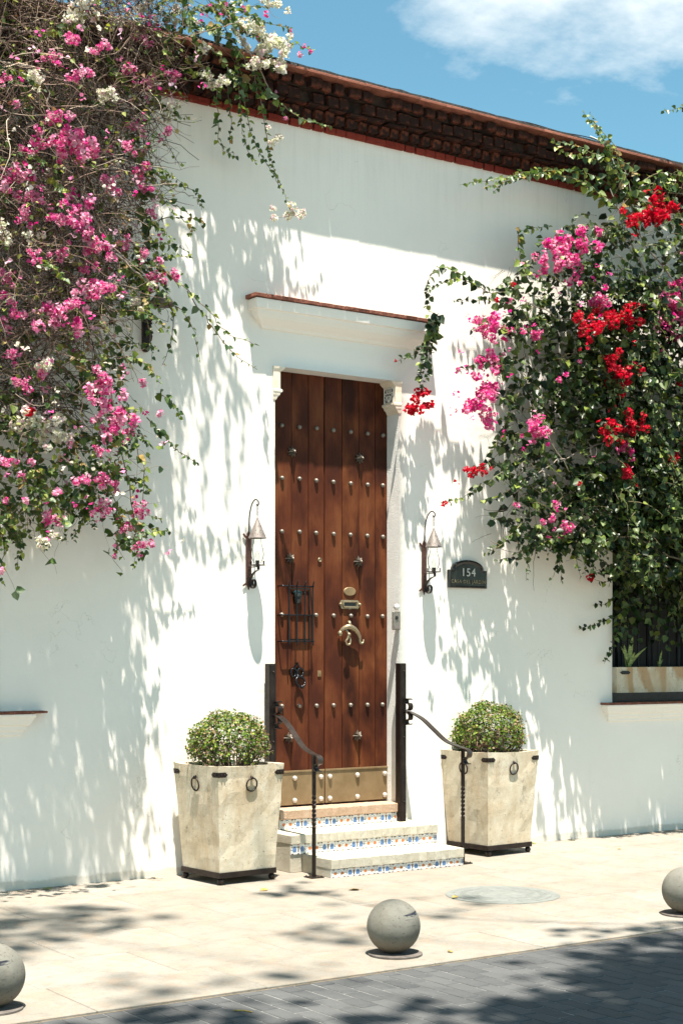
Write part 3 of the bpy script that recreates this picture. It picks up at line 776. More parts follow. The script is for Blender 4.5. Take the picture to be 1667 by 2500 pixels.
# ================================================================== entrance steps
st = thing('entrance_steps', 'three cream stone steps with blue and orange tiled risers before the door', 'steps')
def tile_mesh(kind):
    W, H = 0.1355, 0.0755; mb = MB()
    mb.box(0, W, -.004, .008, 0, H, 0)
    def fl(pts, mi): mb.add([(x * W, -.0046, z * H) for x, z in pts], [tuple(range(len(pts)))], mi)
    if kind == 0:
        for c in (0.24, 0.76):
            s_ = 1 if c < .5 else -1
            fl([(c - .105, .22), (c + .105, .22), (c + .14, .48), (c + .09, .74), (c + .02 * s_, .82), (c - .09, .74), (c - .14, .48)], 1)
            for dx_ in (-.19, .19): fl([(c + dx_ - .03, .72), (c + dx_, .64), (c + dx_ + .03, .72), (c + dx_, .80)], 2)
        fl([(.47, .2), (.53, .2), (.545, .5), (.53, .8), (.47, .8), (.455, .5)], 3)
        for c in (.03, .5, .97): fl([(max(c - .07, 0), .90), (min(c + .07, 1), .90), (min(c + .05, 1), 1), (max(c - .05, 0), 1)], 2 if c == .5 else 3)
        for c in (.1, .5, .9): fl([(c - .08, .0), (c + .08, .0), (c + .04, .10), (c - .04, .10)], 3)
        for c in (.04, .96): fl([(max(c - .04, 0), .45), (c, .36), (min(c + .04, 1), .45), (c, .56)], 3)
    else:
        for c in (.27, .73):
            q = []
            for a in range(16):
                r = .155 if a % 2 == 0 else .085
                q.append((c + r * math.cos(a * math.pi / 8), .50 + r * 1.6 * math.sin(a * math.pi / 8)))
            fl(q, 2)
        for x_ in (.06, .5, .94):
            for z_ in (.30, .5, .70): fl([(max(x_ - .028, 0), z_), (x_, z_ - .045), (min(x_ + .028, 1), z_), (x_, z_ + .045)], 3)
        for x_, z_ in ((.16, .8), (.38, .8), (.62, .8), (.84, .8), (.16, .2), (.38, .2), (.62, .2), (.84, .2)): fl([(x_ - .025, z_), (x_, z_ - .045), (x_ + .025, z_), (x_, z_ + .045)], 3 if z_ > .5 else 2)
        for c in (.15, .5, .85): fl([(c - .10, .90), (c + .10, .90), (c + .06, 1), (c - .06, 1)], 1 if c == .5 else 3)
        for c in (.12, .5, .88): fl([(c - .09, .0), (c + .09, .0), (c + .04, .09), (c - .04, .09)], 2 if c == .5 else 3)
    me = bpy.data.meshes.new('riser_tile'); me.from_pydata(mb.v, [], mb.f)
    for q in ('white_glaze', 'blue_glaze', 'orange_glaze', 'dark_glaze'): me.materials.append(MAT[q])
    me.polygons.foreach_set('material_index', mb.m); return me
tiles = [tile_mesh(0), tile_mesh(1)]
def step(x0, x1, yf, yb, z0, z1, mat, first, rise, bw, zb=None):
    body = MB().box(x0 + .004, x1 - .004, yf + .020, yb, z0 if zb is None else zb, z1 - .004).build('step', 'step_stone', st, bevel=.004)
    MB().box(x0 + .003, x1 - .003, yf + .0035, yf + .0195, z0 + rise + .002, z1 - .003).build('mortar', 'step_stone' if mat == 'step_stone' else mat, body)
    # nosing bricks, set on edge
    n = int(round((x1 - x0) / bw)); p = (x1 - x0) / n
    ms = [MB().box(0, p - (.0032 if mat == 'step_stone' else .0045), yf, yf + .21, z0 + rise, z1).mesh('nosing_brick', mat, bevel=.006, jitter=.0022, seed=i * 3 + int(z1 * 100)) for i in range(6)]
    for i in range(n): link('nosing_brick', random.choice(ms), body, (x0 + i * p, random.uniform(-.003, .003), random.uniform(-.0015, .0015)))
    n2 = max(1, int(round((yb - yf - .21) / .10)))
    if yb - yf > .3:
        q = (yb - yf - .212) / n2; m2 = [MB().box(0, .232, 0, q - .003, z1 - .03, z1).mesh('tread_brick', mat, bevel=.004, jitter=.0015, seed=i + 40) for i in range(4)]
        for j in range(n2):
            x = x0 - (.11 if j % 2 else 0.0)
            while x < x1 - .02:
                a = max(x, x0); b = min(x + .232, x1 - .002)
                if b - a > .03:
                    o = link('tread_brick', random.choice(m2), body, (a, yf + .212 + j * q, random.uniform(-.001, .001))); o.scale = ((b - a) / .232, 1, 1)
                x += .235
    x = x0 + .004; i = first
    while x < x1 - .01:
        l = min(.1355, x1 - .004 - x)
        o = link('riser_tile', tiles[i % 2], body, (x, yf + .016, z0 + .0005)); o.scale = (l / .1355 - .004, 1, (rise - .002) / .0755); x += .1365; i += 1
step(-0.535, 0.722, -0.800, -0.395, 0.0005, 0.139, 'step_stone', 1, .063, .074)
step(-0.640, 0.765, -0.410, 0.028, 0.1395, 0.288, 'step_stone', 0, .077, .072, 0.0005)
step(-0.526, 0.668, -0.070, 0.228, 0.2885, 0.438, 'threshold_brick', 1, .076, .070)

# ================================================================== handrails
def handrail(label, xw, xb, yb):
    t = thing('handrail', label, 'handrail', (0, 0, 0), 0, 'iron handrails beside the steps')
    p = MB(); p.box(xw - .03, xw + .03, -.108, -.040, .2885, 1.585); p.box(xw - .022, xw + .022, -.112, -.1085, .30, 1.575)
    p.build('post', 'iron', t, bevel=.004)
    bolt = MB().ball((0, 0, 0), .009, 8, 5)
    bm_ = bolt.mesh('bolt', 'iron', smooth=True)
    for z in (1.52, .98, .45): link('bolt', bm_, t, (xw + .004, -.113, z))
    z0, z1 = 1.19, .912
    pts = [(xw + .02, -.113, z0), (xw + .02 + (xb - xw - .02) * .08, -.17, z0 - .006), (xw + .02 + (xb - xw - .02) * .30, -.29, z0 - .055), (xw + .02 + (xb - xw - .02) * .52, -.41, z0 - .140), (xw + .02 + (xb - xw - .02) * .75, -.54, z0 - .228), (xb, yb - .0, z1 + .004), (xb, yb - .055, z1 - .004), (xb, yb - .085, z1 - .028), (xb, yb - .075, z1 - .062), (xb, yb - .040, z1 - .072), (xb, yb - .020, z1 - .092), (xb, yb - .040, z1 - .118), (xb, yb - .070, z1 - .118)]
    MB().ribbon(spline(pts, 5), .048, .008).build('rail', 'rail_iron', t, smooth=False)
    for s_ in (1, -1):
        c = MB(); q = []
        for dy, dz in ((-.004, .014), (-.040, .010), (-.066, .024), (-.070, .050), (-.052, .068), (-.022, .066), (-.012, .078), (-.016, .098), (-.040, .106), (-.066, .100)): q.append((xw + .02, -.112 + dy, z0 + s_ * dz))
        c.ribbon(spline(q, 3), .046, .006).build('scroll', 'iron', t)
    b = MB()
    def sq(z, ang, r=.0155): return [(xb + r * math.cos(ang + math.pi / 4 + k * math.pi / 2), yb + r * math.sin(ang + math.pi / 4 + k * math.pi / 2), z) for k in range(4)]
    rings = [sq(.010, 0), sq(.36, 0)]
    for i in range(1, 41): rings.append(sq(.36 + i * .0065, i * math.pi * 4 / 40, .0165 if 0 < i < 40 else .0155))
    rings.append(sq(.908, math.pi * 4)); b.loft(rings)
    b.build('baluster', 'iron', t)
    pl = MB().box(xb - .055, xb + .055, yb - .055, yb + .055, .0005, .009)
    for sx in (-1, 1):
        for sy in (-1, 1): pl.ball((xb + sx * .041, yb + sy * .041, .010), .008, 7, 4)
    pl.build('base_plate', 'iron', t)
handrail('curved iron handrail on the left of the steps behind the left planter', -0.617, -0.620, -0.690)
handrail('curved iron handrail on the right of the steps in front of the right planter', 0.640, 0.780, -0.708)

# ================================================================== planters and clipped bushes
def planter(label, cx, cy, rz):
    t = thing('planter', label, 'planter', (cx, cy, 0), rz, 'tapered stone planters beside the door')
    a, b, z0, z1, w = .243, .292, .088, .860, .034
    def rg(h, z, wav=0.0):
        o = []
        for s_ in range(4):
            for k in range(6):
                u = -1 + 2 * k / 6; e = h + wav * math.sin(u * math.pi * 1.0) * 0.0
                x, y = ((u * h, -e), (e, u * h), (-u * h, e), (-e, -u * h))[s_]
                o.append((x, y, z - wav * (1 - u * u) * (1 if s_ in (0, 3) else .6)))
        return o
    mb = MB(); n = 8
    out = [rg(a + (b - a) * i / n, z0 + (z1 - z0) * i / n, .010 if i == n else 0) for i in range(n + 1)]
    out += [rg(b - w, z1 - .002, .010), rg(b - w - .02, z1 - .10)]
    mb.loft(out); mb.build('body', 'travertine', t, jitter=.0028, seed=int(cx * 10))
    MB().loft([[(-b + w + .016, -b + w + .016, .775), (b - w - .016, -b + w + .016, .775), (b - w - .016, b - w - .016, .775), (-b + w + .016, b - w - .016, .775)], [(-b + w + .016, -b + w + .016, .80), (b - w - .016, -b + w + .016, .80), (b - w - .016, b - w - .016, .80), (-b + w + .016, b - w - .016, .80)]]).build('soil', 'soil', t)
    fr = MB(); e = a + .010
    for M_ in [Matrix.Rotation(k * math.pi / 2, 4, 'Z') for k in range(4)]:
        fr.box(-e, e - .0285, -e, -e + .028, .050, .0905, 0, M_)
    fr.build('base_frame', 'iron', t, bevel=.002)
    fm = MB().ball((0, 0, .026), .0255, 12, 8).lathe([(.012, .044), (.012, .056)], n=8).mesh('foot', 'iron', smooth=True)
    for sx in (-1, 1):
        for sy in (-1, 1): link('foot', fm, t, (sx * (a - .016), sy * (a - .016), 0))
    # iron straps round the corners near the rim
    zs = .795; hs = a + (b - a) * (zs - z0) / (z1 - z0); L = .078
    tl = (b - a) / (z1 - z0)
    for k in range(4):
        M_ = Matrix.Rotation(k * math.pi / 2, 4, 'Z'); s_ = MB()
        for sgn in (0, 1):
            pr = [(0, -.018), (L * .8, -.018), (L * .87, -.010), (L, -.004), (L, .004), (L * .87, .010), (L * .8, .018), (0, .018)]
            v0, v1 = [], []
            for u, dz in pr:
                hh = hs + dz * tl
                if sgn == 0: p0 = (-hh + u, -hh - .0005, zs + dz); p1 = (-hh - .004 + u if u == 0 else -hh + u, -hh - .0045, zs + dz)
                else: p0 = (-hh - .0005, -hh + u, zs + dz); p1 = (-hh - .0045, -hh - .004 + u if u == 0 else -hh + u, zs + dz)
                v0.append(M_ @ Vector(p0)); v1.append(M_ @ Vector(p1))
            s_.loft([v0, v1])
            for u in (.026, .052):
                p = (-hs + u, -hs - .006, zs) if sgn == 0 else (-hs - .006, -hs + u, zs)
                s_.ball(M_ @ Vector(p), .0075, 7, 4)
        s_.build('corner_strap', 'iron', t)
    zr = .765; hr = a + (b - a) * (zr - z0) / (z1 - z0)
    for k in range(4):
        M_ = Matrix.Rotation(k * math.pi / 2, 4, 'Z'); r_ = MB()
        r_.ball(M_ @ Vector((0, -hr - .010, zr)), .013, 8, 6)
        r_.tube([M_ @ Vector(q) for q in ((0, -hr, zr + .012), (0, -hr - .020, zr + .008), (0, -hr - .022, zr - .008), (0, -hr - .004, zr - .012))], .004, 6)
        r_.tube([M_ @ Vector((.046 * math.cos(R(q)), -hr - .016 + (.020 * (1 - math.sin(R(q))) * .35), zr - .050 + .048 * math.sin(R(q)))) for q in range(90, 451, 18)], .0058, 6)
        r_.build('ring_handle', 'iron', t, smooth=True)
    return t
planter('tapered travertine planter at the left of the steps, nearest the camera', -1.170, -0.381, R(4.3))
planter('tapered travertine planter at the right of the steps, behind the right handrail', 1.424, -0.262, R(3.7))

# ================================================================== leaves, twigs, flowers
def leaf_arrays(P, A, N, S, fold=0.16, curl=0.18, wid=0.42):
    """ovate pointed leaves; P base point, A axis, N normal, S length"""
    P, A, N = map(np.asarray, (P, A, N)); S = np.asarray(S)[:, None]
    N = N / np.linalg.norm(N, axis=1, keepdims=True)
    A = A - N * np.sum(A * N, 1, keepdims=True); A /= np.linalg.norm(A, axis=1, keepdims=True) + 1e-9
    B = np.cross(N, A)
    prof = [(0, 0, 0), (.26, wid, fold), (.62, wid * .82, fold * .7 - curl * .3), (1.0, 0, -curl), (.62, -wid * .82, fold * .7 - curl * .3), (.26, -wid, fold)]
    V = np.stack([P + S * (u * A + v * B + w * N) for u, v, w in prof], 1)
    return V
def leaf_object(name, V, cols, mat, parent, kind=None, extra=None):
    n = len(V); nv = V.reshape(-1, 3)
    base = (np.arange(n) * 6)[:, None]
    F = np.concatenate([base + np.array([[0, 1, 2, 3]]), base + np.array([[0, 3, 4, 5]])], 0)
    cv = np.repeat(np.asarray(cols), 6, 0)
    mats = [mat]
    mi = np.zeros(len(F), int)
    if extra is not None:
        ev, ef, ec, em = extra
        F = np.concatenate([F, ef + len(nv)], 0); nv = np.concatenate([nv, ev], 0); cv = np.concatenate([cv, ec], 0)
        mats.append(em); mi = np.concatenate([mi, np.ones(len(ef), int)])
    me = bpy.data.meshes.new(name)
    me.vertices.add(len(nv)); me.vertices.foreach_set('co', nv.astype(np.float32).ravel())
    me.loops.add(F.size); me.loops.foreach_set('vertex_index', F.astype(np.int32).ravel())
    me.polygons.add(len(F)); me.polygons.foreach_set('loop_start', np.arange(0, F.size, 4, dtype=np.int32))
    try: me.polygons.foreach_set('loop_total', np.full(len(F), 4, dtype=np.int32))
    except Exception: pass
    for q in mats: me.materials.append(MAT[q])
    me.polygons.foreach_set('material_index', mi.astype(np.int32))
    me.update(calc_edges=True)
    ca = me.color_attributes.new('Col', 'FLOAT_COLOR', 'POINT')
    ca.data.foreach_set('color', np.concatenate([cv, np.ones((len(cv), 1))], 1).astype(np.float32).ravel())
    if parent is False: return me
    o = link(name, me, parent)
    if kind: o['kind'] = kind
    return o
def tube_arrays(Pts, Rad, cols, sides=3):
    """Pts [N,K,3], Rad [N,K]"""
    N_, K, _ = Pts.shape
    T = np.gradient(Pts, axis=1); T /= np.linalg.norm(T, axis=2, keepdims=True) + 1e-9
    ref = rng.normal(size=(N_, 1, 3)); U = np.cross(T, np.repeat(ref, K, 1)); U /= np.linalg.norm(U, axis=2, keepdims=True) + 1e-9
    W = np.cross(T, U)
    V = np.stack([Pts + Rad[..., None] * (U * math.cos(2 * math.pi * k / sides) + W * math.sin(2 * math.pi * k / sides)) for k in range(sides)], 2)
    idx = np.arange(N_ * K * sides).reshape(N_, K, sides); nx = np.roll(idx, -1, 2)
    F = np.stack([idx[:, :-1], nx[:, :-1], nx[:, 1:], idx[:, 1:]], -1).reshape(-1, 4)
    return V.reshape(-1, 3), F, np.repeat(np.asarray(cols), K * sides, 0)
def cat_tubes(L):
    o = 0; v, f, c = [], [], []
    for a, b, d in L: v.append(a); f.append(b + o); c.append(d); o += len(a)
    return np.concatenate(v), np.concatenate(f), np.concatenate(c)
def tube_object(name, arr, parent, kind=None, mat='twig'):
    v, f, c = arr
    return leaf_object(name, np.zeros((0, 6, 3)), np.zeros((0, 3)), mat, parent, kind, (v, f, c, mat)) if False else _raw(name, v, f, c, mat, parent, kind)
def _raw(name, v, F, c, mat, parent, kind):
    me = bpy.data.meshes.new(name)
    me.vertices.add(len(v)); me.vertices.foreach_set('co', v.astype(np.float32).ravel())
    me.loops.add(F.size); me.loops.foreach_set('vertex_index', F.astype(np.int32).ravel())
    me.polygons.add(len(F)); me.polygons.foreach_set('loop_start', np.arange(0, F.size, 4, dtype=np.int32))
    try: me.polygons.foreach_set('loop_total', np.full(len(F), 4, dtype=np.int32))
    except Exception: pass
    me.materials.append(MAT[mat]); me.update(calc_edges=True)
    ca = me.color_attributes.new('Col', 'FLOAT_COLOR', 'POINT')
    ca.data.foreach_set('color', np.concatenate([c, np.ones((len(c), 1))], 1).astype(np.float32).ravel())
    o = link(name, me, parent)
    if kind: o['kind'] = kind
    return o
def walks(start, d, K, step, wander, grav):
    """random walks: start [N,3], d [N,3]"""
    N_ = len(start); P = np.zeros((N_, K, 3)); P[:, 0] = start; d = d / np.linalg.norm(d, axis=1, keepdims=True)
    for k in range(1, K):
        P[:, k] = P[:, k - 1] + d * step[:, None]
        d = d + rng.normal(size=(N_, 3)) * wander + np.array([0, 0, grav]); d /= np.linalg.norm(d, axis=1, keepdims=True)
    return P
def jitcol(base, n, amt=0.25):
    b = np.asarray(base); return np.clip(b * (1 + rng.normal(size=(n, 1)) * amt) * (1 + rng.normal(size=(n, 3)) * amt * .25), .004, .9)
def mixcols(stops, n, amt=.2):
    w = np.array([s_[0] for s_ in stops]); k = rng.choice(len(stops), n, p=w / w.sum())
    return np.clip(np.array([s_[1] for s_ in stops])[k] * (1 + rng.normal(size=(n, 1)) * amt), .004, .9)
SUNV = np.array(SUN)
def in_poly(poly, x, z):
    r = np.zeros(len(x), bool); n = len(poly); j = n - 1
    for i in range(n):
        xi, zi = poly[i]; xj, zj = poly[j]
        c = ((zi > z) != (zj > z)) & (x < (xj - xi) * (z - zi) / (zj - zi + 1e-12) + xi); r ^= c; j = i
    return r
def sample_poly(poly, n, xmin=-99, xmax=99):
    P = np.array(poly); lo, hi = P.min(0), P.max(0); lo[0] = max(lo[0], xmin); hi[0] = min(hi[0], xmax); out = []
    while sum(map(len, out)) < n:
        q = rng.uniform(lo, hi, size=(n * 2, 2)); out.append(q[in_poly(poly, q[:, 0], q[:, 1])])
    return np.concatenate(out)[:n]

def bush(label, cx, cy, sq):
    t = thing('clipped_bush', label, 'bush', (cx, cy, .80), 0, 'round clipped bushes in the planters')
    RX_, RZ_, zc = .305, .262 * sq, .180
    # woody stems from the soil to the shell
    n = 46; th = rng.uniform(0, 2 * math.pi, n); rr = np.sqrt(rng.uniform(0, 1, n)) * .15
    s0 = np.stack([rr * np.cos(th), rr * np.sin(th), np.zeros(n)], 1); d = np.stack([np.cos(th) * .8, np.sin(th) * .8, rng.uniform(.5, 1.6, n)], 1)
    P1 = walks(s0, d, 8, rng.uniform(.030, .042, n), .16, .02)
    st_ = walks(P1[rng.integers(0, n, 420), rng.integers(3, 8, 420)], rng.normal(size=(420, 3)) + np.array([0, 0, .5]), 6, rng.uniform(.014, .028, 420), .3, .0)
    q = st_[:, -1].copy(); q[:, 2] -= zc; keep = (q[:, 0] / RX_) ** 2 + (q[:, 1] / RX_) ** 2 + (q[:, 2] / RZ_) ** 2 < 1.0
    st_ = st_[keep]
    rad1 = np.linspace(.006, .0025, 8)[None] * np.ones((n, 1)); rad2 = np.linspace(.0026, .0012, 6)[None] * np.ones((len(st_), 1))
    tube_object('stems', cat_tubes([tube_arrays(P1, rad1, jitcol((.11, .075, .055), n), 4), tube_arrays(st_, rad2, jitcol((.17, .11, .085), len(st_)))]), t, 'stuff')
    def shell(m, lo, hi, zmin):
        u = rng.normal(size=(m, 3)); u /= np.linalg.norm(u, axis=1, keepdims=True); u = u[u[:, 2] > zmin]
        r_ = rng.uniform(lo, hi, (len(u), 1)); lump = 1 + .045 * np.sin(u[:, :1] * 6 + cx * 3) * np.cos(u[:, 1:2] * 5 + cx) + .03 * np.sin(u[:, 2:3] * 9 + u[:, :1] * 4)
        p = u * r_ * lump * np.array([RX_, RX_, RZ_]); p[:, 2] += zc; return u, p
    u, p = shell(6000, .80, 1.0, -.62)
    u2, p2 = shell(260, 1.0, 1.07, -.2); u = np.concatenate([u, u2]); p = np.concatenate([p, p2])
    # thin out towards the skirt so the light shows through
    keep = (rng.uniform(size=len(u)) < np.clip(.95 + u[:, 2] * 1.5, .13, 1.0)) & (p[:, 2] > .035); u, p = u[keep], p[keep]
    nrm = u * .7 + SUNV * .35 + rng.normal(size=u.shape) * .55; ax = rng.normal(size=u.shape) + u * .8
    S = rng.uniform(.016, .027, len(u))
    brown = (rng.uniform(size=len(u)) < (.16 + .36 * np.clip(u[:, 0] * 1.2 + u[:, 1] * -.2 - .15, 0, 1)))
    cols = mixcols([(5, (0.1144, 0.176, 0.02112)), (4, (0.066, 0.1188, 0.0176)), (3, (0.2112, 0.264, 0.03696)), (2, (0.0352, 0.0704, 0.01408))], len(u), .22)
    cols[brown] = mixcols([(3, (.27, .18, .09)), (2, (.33, .24, .13)), (1, (.15, .09, .045))], int(brown.sum()), .2)
    leaf_object('foliage', leaf_arrays(p, ax, nrm, S, .12, .1, .40), cols, 'leaf', t, 'stuff')
bush('round clipped green bush in the left planter', -1.170, -0.381, .98)
bush('round clipped bush with browned right side in the right planter', 1.424, -0.262, 1.06)
# ------------------------------------------------ bougainvillea building blocks
PINK = [(4, (.66, .10, .31)), (4, (.72, .25, .43)), (5, (.76, .46, .57)), (.8, (.50, .03, .18))]
WHITE = [(4, (0.704, 0.6864, 0.5984)), (2, (0.6512, 0.6512, 0.4752)), (1, (0.6864, 0.528, 0.5456))]
RED = [(4, (0.5456, 0.01056, 0.0308)), (3, (0.616, 0.0308, 0.0616)), (1, (0.3696, 0.00704, 0.0176))]
MAGENTA = [(4, (0.6336, 0.0616, 0.264)), (3, (0.704, 0.176, 0.3696)), (3, (0.7392, 0.352, 0.4752))]
def cluster_mesh(name, pal, n, size, seed):
    u = rng.normal(size=(n, 3)); u /= np.linalg.norm(u, axis=1, keepdims=True)
    if n > 20:     # several small heads on a loose truss
        k = 7; h = rng.normal(size=(k, 3)) * np.array([.55, .45, .50]); h[0] = 0
        p = h[rng.integers(0, k, n)] + u * rng.uniform(.08, .34, (n, 1))
    else:
        p = u * rng.uniform(.1, .5, (n, 1))
    P, A, N, S, cl = [], [], [], [], []
    fc = mixcols(pal, n, .12)
    for i in range(n):
        o = u[i] + rng.normal(size=3) * .35; o /= np.linalg.norm(o)
        a = np.cross(o, rng.normal(size=3)); a /= np.linalg.norm(a); b = np.cross(o, a)
        ph = rng.uniform(0, 6.28)
        for k in range(3):
            d = a * math.cos(ph + k * 2.094) + b * math.sin(ph + k * 2.094)
            P.append(p[i]); A.append(d * .75 + o * .75); N.append(o * .8 - d * .65); S.append(size * rng.uniform(.8, 1.2)); cl.append(fc[i] * rng.uniform(.85, 1.12))
        if pal is not WHITE and rng.uniform() < .4:   # the tiny cream true flower
            P.append(p[i] + o * size * .35); A.append(a); N.append(o); S.append(size * .26); cl.append(np.array((.80, .74, .52)))
    # the thin stalks that carry the heads
    hd = h if n > 20 else p[rng.choice(n, 4, False)]
    st0 = np.tile(np.array([[0, .1, -.15]]), (len(hd), 1)); ks = np.stack([st0, st0 * .4 + hd * .6 + rng.normal(size=hd.shape) * .04, hd], 1)
    tv, tf, tcol = tube_arrays(ks, np.full((len(hd), 3), .016), jitcol((.18, .15, .07), len(hd)), 3)
    return leaf_object(name, leaf_arrays(P, A, N, S, .20, .05, .46), np.clip(cl, .004, .9), 'bract', False, None, (tv, tf, tcol, 'twig'))
CL = {}
for nm, pal in (('pink', PINK), ('white', WHITE), ('red', RED), ('magenta', MAGENTA)):
    CL[nm] = ([cluster_mesh('flower_cluster', pal, 96, .24, i) for i in range(6)], [cluster_mesh('flower_cluster', pal, 11, .50, i) for i in range(3)])
def flowers(parent, pts, colour, grow=1.0):
    for x, y, z, r in pts:
        ms = CL[colour][0 if r > .062 else 1]
        link('flower_cluster', random.choice(ms), parent, (x, y, z), (random.uniform(-.4, .4), random.uniform(-.4, .4), random.uniform(0, 6.28)), r * grow * random.uniform(.95, 1.15))
        if r > .10:   # loose bracts round a big truss
            for _ in range(3):
                q = Vector((random.gauss(0, 1), random.gauss(0, .6), random.gauss(0, 1))).normalized() * r * random.uniform(.9, 1.35)
                link('flower_cluster', random.choice(CL[colour][1]), parent, (x + q.x, y + q.y, z + q.z), (random.uniform(0, 6), random.uniform(0, 6), 0), r * .42)
def loose_bracts(pts, pal, per, spread):
    pts = [p for p in pts if p[3] > .06 and p[2] < 6.0]
    q = np.array([(x, y, z) for x, y, z, r in pts]); r_ = np.array([p[3] for p in pts]); k = np.repeat(np.arange(len(q)), per)
    cen = q[k] + rng.normal(size=(len(k), 3)) * (r_[k][:, None] * .9 + spread) * np.array([1, .5, 1])
    cen = np.repeat(cen, 3, 0) + rng.normal(size=(len(cen) * 3, 3)) * .014
    col = np.repeat(mixcols(pal, len(k), .15), 3, 0)
    return cen, col
def leaves_along(pts, dens, smin, smax, out=(0, -1, 0), taper=True):
    """alternate leaves down a strand"""
    P, A, N, S = [], [], [], []
    pts = [Vector(p) for p in pts]; side = 1; L = sum((b - a).length for a, b in zip(pts, pts[1:])); acc = 0
    for a, b in zip(pts, pts[1:]):
        seg = (b - a).length; n = max(1, int(round(seg * dens))); t = (b - a).normalized()
        for k in range(n):
            q = a.lerp(b, (k + random.random()) / n); acc += seg / n
            o = Vector(out) + Vector(np.random.default_rng(len(P) + int(q.x * 1000) % 9999).normal(size=3)) * .5
            s_ = t.cross(o).normalized() * side; side = -side
            ax = s_ * .8 + t * .35 + Vector((0, 0, -.55)) + o * .25
            P.append(q); A.append(ax); N.append(Vector(SUN) * .55 + o * .5 + Vector((random.gauss(0, .45), random.gauss(0, .45), random.gauss(0, .45))))
            f = 1 - .5 * (acc / L) if taper else 1
            S.append(random.uniform(smin, smax) * f)
    return P, A, N, S
GREEN_L = [(4, (0.0748, 0.1276, 0.0308)), (3, (0.1408, 0.1936, 0.0396)), (3, (0.044, 0.0836, 0.0264)), (2, (0.2376, 0.2728, 0.0528)), (.6, (0.2816, 0.1936, 0.0616)), (1, (0.132, 0.1848, 0.0968))]
GREEN_R = [(5, (0.02952, 0.05576, 0.01394)), (3, (0.0615, 0.1, 0.02624)), (2.2, (0.123, 0.1681, 0.05412)), (4, (0.01148, 0.02378, 0.00738)), (1.2, (0.1722, 0.2173, 0.041))]
def vine(parent, pts, r, dens, smin, smax, pal, woody=(.13, .10, .065), lm='leaf'):
    sp = spline(pts, 6); jit = [p + Vector((random.gauss(0, .006), random.gauss(0, .006), random.gauss(0, .006))) for p in sp]
    arr = np.array([[tuple(p) for p in jit]]); K = len(jit)
    tb = tube_arrays(arr, np.linspace(r, r * .35, K)[None], jitcol(woody, 1), 4)
    P, A, N, S = leaves_along(jit, dens, smin, smax)
    V = leaf_arrays(P, A, N, S, .16, .2, .43)
    leaf_object('vine', V, mixcols(pal, len(P), .2), lm, parent, None, (tb[0], tb[1], tb[2], 'twig'))

# ================================================================== bougainvillea on the left
POLY_L = [(-3.932, 6.515), (-1.23, 6.642), (-1.156, 6.34), (-1.412, 5.964), (-1.662, 5.754), (-1.732, 5.303), (-1.888, 4.996), (-1.836, 4.696), (-1.75, 4.461), (-1.854, 4.261), (-1.946, 4.095), (-1.967, 3.816), (-1.974, 3.569), (-1.888, 3.331), (-2.042, 3.073), (-2.042, 2.828), (-1.974, 2.525), (-2.109, 2.397), (-2.243, 2.634), (-2.504, 2.65), (-2.695, 2.581), (-2.975, 2.421), (-3.932, 2.215)]
DRY = [(-3.932, 6.515), (-1.905, 6.473), (-1.767, 5.949), (-1.836, 5.377), (-1.957, 4.954), (-2.008, 4.547), (-2.143, 4.161), (-2.342, 3.894), (-2.6, 3.685), (-2.342, 3.412), (-2.6, 3.269), (-2.79, 3.429), (-3.932, 3.318)]
